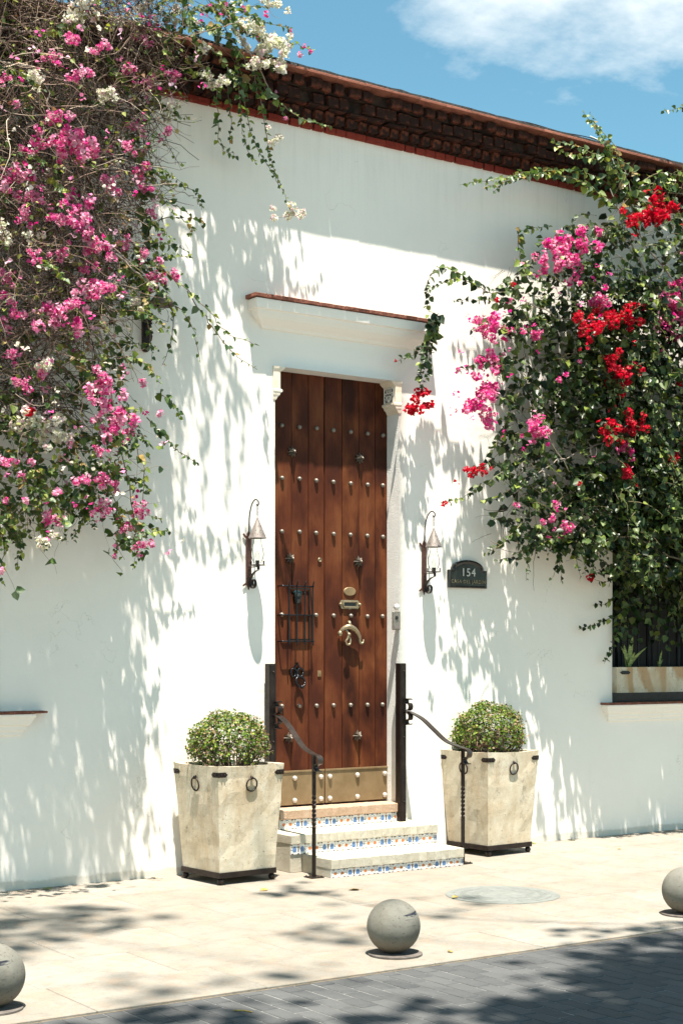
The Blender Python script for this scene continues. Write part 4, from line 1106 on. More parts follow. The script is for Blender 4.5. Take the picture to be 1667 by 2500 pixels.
L_PINK = [(-2.755, -0.8, 5.186, 0.11), (-2.831, -0.8, 5.0, 0.125), (-2.599, -0.8, 5.015, 0.147), (-2.458, -0.8, 5.012, 0.081),
 (-2.982, -0.8, 4.76, 0.147), (-2.552, -0.8, 4.589, 0.125), (-2.747, -1.057, 4.455, 0.11), (-2.236, -0.64, 4.873, 0.092),
 (-2.426, -0.8, 4.377, 0.125), (-2.505, -0.8, 4.452, 0.088), (-1.834, -0.445, 4.791, 0.088), (-1.958, -0.5, 5.033, 0.096),
 (-1.999, -0.5, 5.362, 0.081), (-1.741, -0.5, 5.375, 0.066), (-1.689, -0.5, 5.77, 0.081), (-2.079, -0.592, 5.713, 0.096),
 (-2.72, -1.064, 5.622, 0.096), (-2.641, -0.972, 5.443, 0.096), (-2.788, -0.944, 3.839, 0.147), (-2.473, -0.8, 4.093, 0.11),
 (-3.027, -0.8, 3.858, 0.103), (-2.457, -0.998, 4.065, 0.096), (-1.823, -0.491, 4.319, 0.103), (-2.74, -1.008, 3.918, 0.096),
 (-2.816, -0.8, 3.491, 0.096), (-3.033, -1.013, 3.367, 0.074), (-2.492, -1.069, 3.398, 0.11), (-2.384, -0.8, 3.345, 0.125),
 (-2.253, -0.756, 3.231, 0.147), (-2.026, -0.5, 3.221, 0.074), (-1.745, -0.408, 3.38, 0.059), (-2.631, -0.8, 3.048, 0.055),
 (-2.461, -0.94, 2.787, 0.081), (-2.11, -0.417, 2.821, 0.074), (-2.391, -0.827, 2.633, 0.081), (-1.948, -0.5, 2.67, 0.081),
 (-1.931, -0.5, 2.426, 0.088), (-2.047, -0.427, 2.53, 0.066), (-2.17, -0.539, 2.338, 0.037), (-2.739, -0.8, 2.553, 0.088),
 (-2.967, -0.8, 2.81, 0.055), (-3.142, -0.936, 2.883, 0.074), (-2.938, -0.907, 2.894, 0.055), (-3.151, -0.995, 2.628, 0.044),
 (-3.184, -1.004, 2.186, 0.044), (-2.664, -1.041, 2.787, 0.074), (-1.661, -0.5, 4.364, 0.033), (-1.931, -0.5, 4.47, 0.074),
 (-1.931, -0.5, 4.946, 0.074), (-2.831, -0.8, 4.63, 0.074), (-2.987, -0.918, 4.463, 0.081), (-3.139, -0.931, 5.322, 0.074),
 (-2.997, -0.8, 5.223, 0.055), (-2.778, -0.854, 5.565, 0.074), (-2.471, -0.928, 5.666, 0.081), (-1.931, -0.5, 5.988, 0.074),
 (-1.88, -0.5, 5.692, 0.074), (-2.196, -0.824, 5.084, 0.066), (-2.693, -0.8, 4.279, 0.081), (-2.988, -1.06, 4.18, 0.066),
 (-3.057, -0.8, 4.085, 0.066), (-2.052, -0.47, 4.536, 0.074), (-2.535, -1.062, 3.48, 0.081), (-3.027, -0.8, 3.582, 0.066),
 (-1.931, -0.5, 3.566, 0.059), (-2.414, -0.81, 3.006, 0.066), (-2.842, -1.066, 2.695, 0.059), (-3.042, -1.049, 2.63, 0.051),
 (-1.2, -0.398, 6.438, 0.044), (-0.85, -0.305, 6.304, 0.074), (-0.853, -0.396, 6.456, 0.044), (-0.734, -0.329, 6.296, 0.048),
 (-0.651, -0.308, 6.276, 0.033), (-0.492, -0.307, 6.262, 0.044), (-0.447, -0.379, 6.272, 0.033), (-0.624, -0.377, 6.391, 0.026),
 (-0.747, -0.357, 5.909, 0.022), (-0.643, -0.327, 5.735, 0.033), (-0.517, -0.407, 6.29, 0.033), (-1.01, -0.33, 6.481, 0.044)]
L_WHITE = [(-2.521, -0.8, 5.958, 0.125), (-1.665, -0.456, 6.281, 0.074), (-2.979, -1.005, 5.319, 0.081), (-2.362, -0.8, 5.425, 0.081),
 (-1.706, -0.5, 5.527, 0.088), (-3.106, -0.884, 4.34, 0.096), (-2.831, -0.8, 4.401, 0.051), (-1.366, -0.433, 5.847, 0.088),
 (-1.314, -0.5, 5.812, 0.074), (-2.892, -0.8, 3.17, 0.11), (-2.74, -0.802, 3.097, 0.11), (-2.827, -0.895, 3.526, 0.074),
 (-1.999, -0.5, 4.134, 0.074), (-1.862, -0.5, 4.265, 0.051), (-2.883, -0.989, 2.386, 0.066), (-2.789, -0.96, 2.412, 0.051),
 (-2.146, -0.524, 4.237, 0.051), (-0.748, -0.401, 5.528, 0.066), (-0.898, -0.5, 5.57, 0.033), (-0.702, -0.5, 4.955, 0.088),
 (-0.797, -0.405, 5.008, 0.044), (-1.548, -0.5, 6.169, 0.074), (-1.741, -0.5, 6.17, 0.066), (-1.44, -0.5, 6.036, 0.059),
 (-1.931, -0.5, 6.203, 0.074), (-2.152, -0.469, 6.039, 0.066), (-0.865, -0.404, 6.19, 0.154), (-0.962, -0.408, 6.303, 0.096),
 (-0.775, -0.444, 6.066, 0.081), (-0.76, -0.358, 6.564, 0.088), (-0.929, -0.447, 6.039, 0.096), (-1.052, -0.401, 6.317, 0.074),
 (-1.032, -0.366, 6.22, 0.066), (-0.673, -0.437, 6.311, 0.051), (-0.694, -0.377, 6.227, 0.066)]
L_RED = [(-2.916, -0.82, 3.237, 0.055)]
STRANDS_L = [[(-1.35, -0.34, 6.524), (-1.064, -0.325, 6.113), (-0.941, -0.31, 5.589), (-0.681, -0.295, 5.246), (-0.562, -0.28, 5.054)], [(-1.225, -0.3, 5.892), (-1.187, -0.247, 5.683), (-1.137, -0.193, 5.486), (-0.954, -0.14, 5.429)], [(-1.084, -0.36, 6.097), (-1.054, -0.34, 5.786), (-1.004, -0.32, 5.509), (-0.878, -0.3, 5.342)], [(-0.964, -0.38, 6.02), (-0.876, -0.36, 5.784), (-0.806, -0.34, 5.508), (-0.697, -0.32, 5.204)], [(-1.103, -0.36, 5.964), (-0.709, -0.34, 5.84), (-0.46, -0.32, 5.763), (-0.205, -0.3, 5.768)], [(-1.143, -0.3, 6.039), (-1.076, -0.25, 5.71), (-1.054, -0.2, 5.5)], [(-1.286, -0.42, 6.448), (-1.046, -0.39, 6.29), (-0.722, -0.36, 6.309), (-0.467, -0.33, 6.31), (-0.375, -0.3, 6.313)], [(-1.348, -0.4, 6.376), (-1.032, -0.367, 6.398), (-0.666, -0.333, 6.429), (-0.574, -0.3, 6.422)], [(-1.23, -0.45, 6.323), (-0.917, -0.427, 6.242), (-0.807, -0.403, 6.079), (-0.696, -0.38, 6.061)], [(-1.359, -0.42, 6.239), (-1.046, -0.39, 6.096), (-0.876, -0.36, 5.947), (-0.703, -0.33, 5.827), (-0.606, -0.3, 5.74)], [(-1.474, -0.3, 6.349), (-1.217, -0.3, 6.474), (-0.839, -0.3, 6.548), (-0.684, -0.3, 6.619)], [(-1.862, -0.5, 4.434), (-1.635, -0.465, 4.319), (-1.401, -0.43, 4.184), (-1.198, -0.395, 4.04), (-0.895, -0.36, 3.968)], [(-1.556, -0.45, 4.27), (-1.359, -0.42, 4.08), (-1.158, -0.39, 3.901), (-0.914, -0.36, 3.793)], [(-1.706, -0.4, 4.228), (-1.483, -0.35, 4.093), (-1.364, -0.3, 3.812)], [(-1.644, -0.35, 4.215), (-1.595, -0.325, 4.005), (-1.67, -0.3, 3.748)], [(-1.819, -0.35, 3.35), (-1.667, -0.327, 3.224), (-1.511, -0.303, 3.128), (-1.372, -0.28, 3.058)], [(-2.033, -0.5, 3.251), (-1.914, -0.467, 2.957), (-1.897, -0.433, 2.684), (-1.723, -0.4, 2.618)], [(-2.134, -0.5, 3.182), (-2.016, -0.467, 2.798), (-1.965, -0.433, 2.465), (-1.966, -0.4, 2.251)], [(-2.29, -0.55, 2.983), (-2.126, -0.485, 2.668), (-1.89, -0.42, 2.407)], [(-1.854, -0.35, 4.716), (-1.59, -0.317, 4.829), (-1.428, -0.283, 4.799), (-1.446, -0.25, 4.724)], [(-1.794, -0.3, 4.988), (-1.563, -0.267, 4.94), (-1.364, -0.233, 4.885), (-1.272, -0.2, 4.843)], [(-1.829, -0.3, 5.17), (-1.599, -0.267, 5.093), (-1.364, -0.233, 5.078), (-1.29, -0.2, 4.97)], [(-1.723, -0.3, 3.553), (-1.568, -0.275, 3.477), (-1.511, -0.25, 3.389)], [(-2.666, -0.6, 2.776), (-2.687, -0.575, 2.543), (-2.707, -0.55, 2.397)], [(-2.412, -0.6, 2.851), (-2.56, -0.575, 2.637), (-2.644, -0.55, 2.517)], [(-3.135, -0.7, 2.568), (-3.036, -0.675, 2.376), (-3.056, -0.65, 2.177)], [(-1.914, -0.4, 4.139), (-1.802, -0.35, 3.976), (-1.759, -0.3, 3.77)], [(-1.854, -0.35, 4.592), (-1.648, -0.325, 4.629), (-1.474, -0.3, 4.613)], [(-1.829, -0.3, 5.577), (-1.608, -0.25, 5.668), (-1.491, -0.2, 5.546)]]
BR_L = [([(-3.261, -0.72, 4.941), (-2.886, -0.678, 4.765), (-2.524, -0.635, 4.736), (-2.245, -0.592, 4.479), (-1.957, -0.55, 4.288)], 0.011), ([(-3.349, -0.8, 4.155), (-3.089, -0.733, 4.094), (-2.835, -0.667, 3.97), (-2.508, -0.6, 3.759)], 0.012), ([(-3.253, -0.7, 4.303), (-2.867, -0.633, 4.376), (-2.557, -0.567, 4.202), (-2.167, -0.5, 4.027)], 0.008), ([(-3.236, -0.5, 5.835), (-2.639, -0.467, 5.883), (-2.399, -0.433, 6.024), (-1.983, -0.4, 6.225)], 0.01), ([(-3.215, -0.6, 5.578), (-2.729, -0.6, 5.512), (-2.76, -0.6, 5.069), (-3.096, -0.6, 4.748)], 0.008), ([(-1.662, -0.45, 6.596), (-1.253, -0.427, 6.389), (-1.016, -0.403, 6.13), (-0.812, -0.38, 5.922)], 0.008), ([(-3.311, -0.7, 3.454), (-2.853, -0.6, 3.459), (-2.299, -0.5, 3.409), (-1.914, -0.4, 3.211)], 0.007), ([(-2.462, -0.5, 3.871), (-2.221, -0.475, 3.662), (-2.109, -0.45, 3.312)], 0.008), ([(-2.995, -0.5, 5.138), (-2.695, -0.45, 5.536), (-2.482, -0.4, 5.806), (-1.958, -0.35, 5.908)], 0.008), ([(-2.128, -0.35, 4.98), (-1.837, -0.317, 5.039), (-1.501, -0.283, 5.042), (-1.318, -0.25, 4.985)], 0.005), ([(-2.686, -0.5, 4.168), (-2.342, -0.45, 4.074), (-1.88, -0.4, 4.174)], 0.006), ([(-2.79, -0.45, 6.221), (-2.671, -0.467, 5.742), (-2.741, -0.483, 5.31), (-2.934, -0.5, 4.86)], 0.009), ([(-3.253, -0.7, 3.124), (-2.805, -0.633, 3.083), (-2.396, -0.567, 2.855), (-2.167, -0.5, 2.634)], 0.006)]
bl_ = thing('bougainvillea', 'half dry bougainvillea with pink and white flowers hanging over the left wall', 'bougainvillea', (-4.6, -0.5, 0))
bl_off = Vector((4.6, 0.5, 0))
# everything below is laid out in world space, then parented without moving
class Holder: pass
def root_shift(o, root):
    o.location = Vector(o.location) - Vector(root.location)
def depth_l(x, z, m):
    t = np.clip((x + 3.0) / 1.3, 0, 1)
    lo = -.98 + .52 * t; hi = -.20 - .03 * t
    y = lo + (hi - lo) * rng.beta(1.7, 1.0, m)
    up = np.clip((z - 5.75) / .5, 0, 1)
    return y * (1 - up) + up * (-.34 - .42 * rng.uniform(size=m))
n0 = set(bpy.data.objects.keys())
def tangle(poly, n, lmin, lmax, r0, r1, pal, wander, grav, name, K=8):
    q = sample_poly(poly, n, -4.1); y = depth_l(q[:, 0], q[:, 1], n)
    s0 = np.stack([q[:, 0], y, q[:, 1]], 1)
    d = rng.normal(size=(n, 3)) * np.array([1, .55, .9]) + np.array([.35, 0, -.15])
    P = walks(s0, d, K, rng.uniform(lmin, lmax, n) / (K - 1), wander, grav)
    P[:, :, 1] = np.where(P[:, :, 2] > 5.75, np.minimum(P[:, :, 1], -.30), np.minimum(P[:, :, 1], -.04))
    rad = np.linspace(1, .45, K)[None] * rng.uniform(r0, r1, (n, 1))
    return P, tube_arrays(P, rad, mixcols(pal, n, .25))
TW = [(5, (.25, .175, .135)), (3, (.16, .108, .083)), (3, (.075, .048, .038)), (1.4, (.46, .37, .29))]
Pa, ta = tangle(DRY, 3600, .25, .60, .0020, .0042, TW, .22, -.03, 'twigs')
Pb, tb_ = tangle(POLY_L, 1700, .18, .42, .0015, .0027, [(3, (.20, .15, .11)), (2, (.11, .085, .06)), (1, (.32, .25, .2))], .34, -.10, 'twigs')
# fine spurs on the twigs
m = 3400; src = Pa[rng.integers(0, len(Pa), m), rng.integers(1, 8, m)]
Pc = walks(src, rng.normal(size=(m, 3)) + np.array([.1, -.2, .1]), 4, rng.uniform(.02, .05, m), .3, 0)
tc_ = tube_arrays(Pc, np.linspace(1, .6, 4)[None] * rng.uniform(.0014, .0026, (m, 1)), mixcols(TW, m, .25))
nd = 2600; q = sample_poly(DRY, nd, -4.1); y = rng.uniform(-.42, -.10, nd); y = np.where(q[:, 1] > 5.75, rng.uniform(-.5, -.34, nd), y)  # back layer of darker twigs: inner shade of the tangle put into their colour
Pd = walks(np.stack([q[:, 0], y, q[:, 1]], 1), rng.normal(size=(nd, 3)) * np.array([1, .3, 1]), 7, rng.uniform(.04, .09, nd), .25, -.02)
Pd[:, :, 1] = np.where(Pd[:, :, 2] > 5.75, np.minimum(Pd[:, :, 1], -.32), np.minimum(Pd[:, :, 1], -.04))
td_ = tube_arrays(Pd, np.linspace(1, .6, 7)[None] * rng.uniform(.002, .004, (nd, 1)), mixcols([(3, (.06, .038, .032)), (2, (.11, .07, .055)), (1, (.2, .14, .11))], nd, .25))
tw_o = tube_object('twigs', cat_tubes([ta, tb_, tc_, td_]), None, 'stuff')
made_l = [tw_o]
for pts, r in BR_L:
    sp = spline(pts, 8); K = len(sp)
    pp = [p + Vector((random.gauss(0, .01), random.gauss(0, .012), random.gauss(0, .01))) for p in sp]
    made_l.append(tube_object('branch', tube_arrays(np.array([[tuple(p) for p in pp]]), np.linspace(r, r * .55, K)[None], jitcol((.36, .29, .235), 1, .12), 7), None))
# trunk and main limbs, rooted at the foot of the wall beyond the left edge
tr = MB()
tr.tube(spline([(-4.6, -.5, -.05), (-4.55, -.45, .8), (-4.68, -.38, 1.9), (-4.45, -.36, 3.1), (-4.3, -.45, 4.4), (-3.9, -.5, 5.4), (-3.4, -.5, 6.2)], 5), [.075 - .0018 * i for i in range(31)], 9)
tr.tube(spline([(-4.5, -.36, 3.0), (-4.1, -.55, 3.6), (-3.6, -.7, 4.0), (-3.1, -.72, 4.0)], 5), .022, 7)
tr.tube(spline([(-4.45, -.38, 3.6), (-4.0, -.6, 4.5), (-3.5, -.68, 4.9), (-3.1, -.7, 4.9)], 5), .022, 7)
tr.tube(spline([(-4.6, -.36, 2.3), (-4.2, -.55, 2.8), (-3.6, -.7, 3.1), (-3.1, -.7, 3.2)], 5), .018, 7)
made_l.append(tr.build('trunk', 'bark', None, smooth=True))
# small yellowing leaves scattered through the dry tangle, greener ones below and at the rim
ip = rng.integers(0, len(Pa), 4200); p = Pa[ip, rng.integers(1, 8, 4200)]
V1 = leaf_arrays(p, rng.normal(size=p.shape) + np.array([0, -.2, -.4]), rng.normal(size=p.shape) * .6 + SUNV * .6 + np.array([0, -.4, 0]), rng.uniform(.020, .042, len(p)))
c1 = mixcols([(3, (.24, .27, .05)), (3, (.15, .20, .04)), (1.5, (.34, .26, .10)), (2, (.09, .14, .03)), (1, (.30, .16, .09))], len(p), .2)
ip = rng.integers(0, len(Pb), 4000); kk = rng.integers(2, 8, 4000); p = Pb[ip, kk]
low = np.clip((5.4 - p[:, 2]) / 2.5, .12, 1) * np.where(in_poly(DRY, p[:, 0], p[:, 2]), .35, 1.0)
p = p[rng.uniform(size=len(p)) < low]
V2 = leaf_arrays(p, rng.normal(size=p.shape) * .8 + np.array([0, -.2, -.7]), rng.normal(size=p.shape) * .5 + SUNV * .6 + np.array([0, -.5, 0]), rng.uniform(.034, .066, len(p)))
c2 = mixcols(GREEN_L, len(p), .22)
made_l.append(leaf_object('foliage', np.concatenate([V1, V2]), np.concatenate([c1, c2]), 'leaf', None, 'stuff'))
# pink bracts too small and too scattered to be told apart
lb, lc = loose_bracts(L_PINK, PINK + [(6, (.72, .68, .58))], 3, .06)
mm = 200; q = sample_poly(POLY_L, mm, -3.4); y = depth_l(q[:, 0], q[:, 1], mm)
cen = np.stack([q[:, 0], y, q[:, 1]], 1); cen = np.repeat(cen, 4, 0) + rng.normal(size=(mm * 4, 3)) * .022
pc = np.repeat(mixcols(PINK + [(5, (.82, .78, .68))], mm, .15), 4, 0)
cen = np.concatenate([cen, lb]); pc = np.concatenate([pc, lc])
made_l.append(leaf_object('scattered_bracts', leaf_arrays(cen, rng.normal(size=cen.shape), rng.normal(size=cen.shape) + SUNV, rng.uniform(.022, .036, len(cen)), .2, .05, .46), pc, 'bract', None, 'stuff'))
class _R: pass
def adopt(objs, root):
    for o in objs:
        o.parent = root; o.location = Vector(o.location) - Vector(root.location)
adopt(made_l, bl_)
def with_root(root, fn):
    """build in world space, then hang the new objects on root"""
    before = set(C.objects.keys())
    fn()
    adopt([o for o in C.objects if o.name not in before and o.parent is None], root)
def left_rest():
    for i, pts in enumerate(STRANDS_L): vine(None, pts, .0045, 38 if i < 11 else 20, .048, .080, GREEN_L, (.20, .15, .11))
    # young leafy shoots in the lower, greener half and along the rim
    k = 0
    while k < 190:
        q = sample_poly(POLY_L, 1, -3.3)[0]
        dry = in_poly(DRY, np.array([q[0]]), np.array([q[1]]))[0]
        if dry and random.random() < .82: continue
        y = float(depth_l(np.array([q[0]]), np.array([q[1]]), 1)[0]); k += 1
        d = Vector((random.gauss(.25, .6), random.gauss(-.2, .4), random.gauss(-.2, .6))).normalized(); p = Vector((q[0], y, q[1])); pts = [p]
        for _ in range(4):
            p = p + d * random.uniform(.06, .11); pts.append(p); d = (d + Vector((random.gauss(0, .25), random.gauss(0, .2), -.22))).normalized()
        vine(None, pts, .003, 32, .040, .072, GREEN_L, (.20, .15, .11))
    flowers(None, L_PINK, 'pink', .72); flowers(None, L_WHITE, 'white', .88); flowers(None, L_RED, 'red')
with_root(bl_, left_rest)

# ================================================================== bougainvillea on the right
POLY_R = [(1.748, 5.127), (2.12, 5.295), (2.529, 5.549), (2.686, 5.805), (3.607, 6.045), (5.001, 6.376), (5.652, 5.116), (5.652, 2.748), (5.001, 2.301), (4.023, 2.358), (3.607, 2.346), (3.116, 2.293), (2.739, 2.36), (2.477, 2.542), (2.12, 2.566), (1.724, 2.532), (1.436, 2.557), (1.507, 2.833), (1.579, 3.129), (1.436, 3.265), (1.579, 3.567), (1.531, 3.855), (1.555, 4.222), (1.531, 4.584), (1.627, 4.889)]
R_RED = [(2.912, -0.704, 5.494, 0.176), (2.638, -0.714, 5.417, 0.084), (2.12, -0.668, 4.426, 0.107), (2.226, -0.689, 4.453, 0.069),
 (2.401, -0.692, 4.559, 0.115), (2.606, -0.693, 4.555, 0.107), (2.584, -0.637, 4.066, 0.137), (2.42, -0.698, 4.196, 0.092),
 (2.414, -0.678, 3.585, 0.099), (2.654, -0.687, 3.66, 0.107), (2.611, -0.662, 3.216, 0.084), (3.205, -0.682, 3.408, 0.115),
 (0.716, -0.22, 3.759, 0.107), (0.641, -0.22, 3.67, 0.053), (0.788, -0.22, 3.701, 0.053), (1.13, -0.42, 3.162, 0.084),
 (0.821, -0.42, 2.881, 0.042), (1.552, -0.42, 4.758, 0.031), (1.372, -0.42, 4.603, 0.034), (2.812, -0.697, 4.674, 0.046),
 (2.731, -0.684, 4.685, 0.038), (2.709, -0.13, 2.348, 0.05), (2.113, -0.623, 3.106, 0.034), (0.478, -0.22, 4.031, 0.019),
 (3.309, -0.636, 4.072, 0.053), (3.061, -0.664, 5.612, 0.076), (2.305, -0.685, 3.557, 0.046)]
R_PINK = [(1.848, -0.642, 5.034, 0.145), (2.101, -0.689, 5.135, 0.137), (1.665, -0.683, 4.926, 0.092), (1.987, -0.624, 4.949, 0.13),
 (1.325, -0.42, 4.402, 0.137), (1.49, -0.42, 4.349, 0.084), (1.185, -0.42, 4.331, 0.069), (1.325, -0.42, 4.077, 0.099),
 (1.194, -0.42, 4.063, 0.069), (0.956, -0.42, 3.974, 0.042), (1.185, -0.42, 3.754, 0.153), (1.325, -0.42, 3.861, 0.107),
 (1.116, -0.42, 3.705, 0.092), (1.278, -0.42, 3.648, 0.069), (1.574, -0.667, 4.288, 0.069), (1.582, -0.643, 3.502, 0.107),
 (1.669, -0.625, 3.475, 0.069), (1.586, -0.42, 2.909, 0.05), (1.831, -0.633, 2.912, 0.061), (1.937, -0.652, 2.72, 0.076),
 (1.793, -0.638, 2.786, 0.053), (1.686, -0.639, 2.759, 0.042), (2.314, -0.624, 4.68, 0.099), (2.4, -0.667, 4.653, 0.076),
 (3.231, -0.658, 4.94, 0.084), (3.261, -0.681, 4.696, 0.198), (3.181, -0.679, 4.783, 0.153), (3.039, -0.644, 4.572, 0.099),
 (1.883, -0.71, 3.99, 0.042), (1.878, -0.62, 3.96, 0.042), (2.586, -0.661, 3.433, 0.076), (2.704, -0.648, 3.36, 0.053),
 (2.077, -0.661, 4.128, 0.034), (2.408, -0.632, 4.803, 0.046), (2.037, -0.703, 4.775, 0.046), (3.259, -0.657, 4.488, 0.092),
 (1.48, -0.624, 4.32, 0.046), (1.514, -0.42, 4.614, 0.038)]
STRANDS_R = [[(1.676, -0.4, 4.749), (1.354, -0.385, 4.672), (0.996, -0.37, 4.734), (0.827, -0.355, 4.661), (0.727, -0.34, 4.615)], [(1.235, -0.36, 4.697), (0.929, -0.34, 4.82), (0.742, -0.32, 4.709), (0.758, -0.3, 4.379)], [(0.856, -0.26, 4.434), (0.804, -0.24, 4.235), (0.73, -0.22, 3.98), (0.745, -0.2, 3.807)], [(0.872, -0.24, 4.386), (0.78, -0.213, 4.201), (0.666, -0.187, 4.103), (0.531, -0.16, 4.04)], [(0.803, -0.3, 4.384), (0.742, -0.28, 4.15), (0.677, -0.26, 3.898)], [(0.863, -0.28, 4.449), (0.819, -0.25, 4.164), (0.775, -0.22, 3.878)], [(2.826, -0.42, 5.709), (2.425, -0.4, 5.835), (1.938, -0.38, 5.791), (1.47, -0.36, 5.64), (1.043, -0.34, 5.517)], [(2.686, -0.4, 5.614), (2.192, -0.377, 5.781), (1.716, -0.353, 5.74), (1.401, -0.33, 5.526)], [(2.879, -0.42, 5.641), (2.726, -0.413, 5.885), (2.627, -0.407, 6.137), (2.374, -0.4, 6.374)], [(2.772, -0.42, 5.738), (2.516, -0.413, 5.962), (2.113, -0.407, 5.965), (2.019, -0.4, 6.069)], [(2.796, -0.45, 5.811), (2.673, -0.44, 6.136), (2.5, -0.43, 6.258), (2.432, -0.42, 6.354)], [(2.906, -0.5, 5.511), (2.71, -0.483, 5.864), (2.517, -0.467, 6.137), (2.352, -0.45, 6.329)], [(2.872, -0.48, 5.625), (2.627, -0.46, 5.932), (2.387, -0.44, 6.026), (2.051, -0.42, 6.043)], [(3.014, -0.5, 5.605), (2.919, -0.487, 5.901), (2.614, -0.473, 6.04), (2.549, -0.46, 6.145)], [(2.849, -0.45, 5.513), (2.355, -0.42, 5.742), (1.88, -0.39, 5.741), (1.281, -0.36, 5.535)], [(3.122, -0.5, 5.468), (3.343, -0.5, 5.855), (3.624, -0.5, 6.022)], [(3.014, -0.5, 5.644), (3.343, -0.5, 5.972), (3.681, -0.5, 6.072)], [(2.903, -0.45, 5.792), (3.284, -0.45, 5.896), (3.621, -0.45, 5.876), (3.851, -0.45, 5.795)], [(3.968, -0.45, 6.498), (3.648, -0.425, 6.642), (3.336, -0.4, 6.567)], [(2.746, -0.5, 5.561), (3.122, -0.5, 5.933), (3.681, -0.5, 5.992)], [(1.627, -0.4, 3.864), (1.453, -0.38, 3.487), (1.328, -0.36, 3.261), (1.205, -0.34, 3.183)], [(1.676, -0.4, 3.319), (1.37, -0.367, 3.119), (1.071, -0.333, 2.959), (0.893, -0.3, 2.898)], [(1.822, -0.4, 3.219), (1.457, -0.375, 2.978), (1.22, -0.35, 2.93)], [(1.97, -0.4, 2.857), (2.097, -0.37, 2.567), (2.175, -0.34, 2.271)], [(2.12, -0.4, 2.79), (2.122, -0.37, 2.53), (2.074, -0.34, 2.306)], [(1.632, -0.45, 2.763), (1.415, -0.425, 2.573), (1.272, -0.4, 2.49)], [(1.826, -0.45, 2.699), (1.606, -0.425, 2.508), (1.389, -0.4, 2.429)], [(2.124, -0.45, 2.712), (1.742, -0.435, 2.549), (1.562, -0.42, 2.434)], [(3.149, -0.15, 2.74), (2.945, -0.135, 2.338), (2.718, -0.12, 2.34)], [(3.31, -0.1, 2.35), (2.989, -0.09, 2.144), (2.794, -0.08, 2.109)], [(3.366, -0.1, 2.151), (2.989, -0.09, 1.986), (2.597, -0.08, 1.884)], [(3.164, -0.08, 1.988), (3.036, -0.07, 1.749), (2.937, -0.06, 1.571)], [(1.768, -0.35, 4.845), (1.7, -0.317, 5.101), (1.753, -0.283, 5.265), (2.105, -0.25, 5.365)], [(1.911, -0.3, 5.024), (1.709, -0.25, 4.857), (1.742, -0.2, 4.686)], [(1.536, -0.45, 4.284), (1.321, -0.425, 4.408), (1.109, -0.4, 4.315)], [(1.536, -0.45, 4.03), (1.274, -0.425, 4.078), (0.972, -0.4, 3.971)], [(1.584, -0.45, 3.744), (1.321, -0.425, 3.813), (1.155, -0.4, 3.711)], [(1.597, -0.38, 4.596), (1.333, -0.355, 4.603), (0.983, -0.33, 4.562)], [(3.207, 0.02, 2.874), (3.329, 0.03, 2.477), (3.283, 0.04, 2.073), (3.405, 0.05, 1.751)], [(3.524, 0.0, 2.888), (3.607, 0.025, 2.486), (3.575, 0.05, 1.997)], [(3.849, -0.02, 2.902), (3.828, 0.015, 2.369), (3.982, 0.05, 1.878)], [(4.047, 0.0, 2.706), (4.015, 0.025, 2.168), (4.101, 0.05, 1.754)], [(3.462, 0.05, 2.766), (3.262, 0.075, 2.396), (3.399, 0.1, 1.955)]]
BR_R = [([(4.266, -0.5, 3.7), (3.472, -0.483, 4.425), (2.886, -0.467, 5.284), (2.637, -0.45, 5.746)], 0.01), ([(4.209, -0.55, 4.093), (3.122, -0.5, 4.693), (2.275, -0.45, 4.52), (1.676, -0.4, 4.639)], 0.008), ([(4.209, -0.55, 3.286), (3.122, -0.5, 3.608), (2.124, -0.45, 3.346), (1.579, -0.4, 3.02)], 0.008), ([(3.681, -0.5, 4.842), (3.031, -0.483, 5.303), (2.832, -0.467, 5.814), (2.69, -0.45, 6.137)], 0.007), ([(3.79, -0.4, 2.471), (3.044, -0.417, 2.679), (2.24, -0.433, 3.169), (1.729, -0.45, 3.757)], 0.008)]
br_ = thing('bougainvillea', 'dense dark green bougainvillea with red and magenta flowers over the right window', 'bougainvillea', (5.1, -0.35, 0))
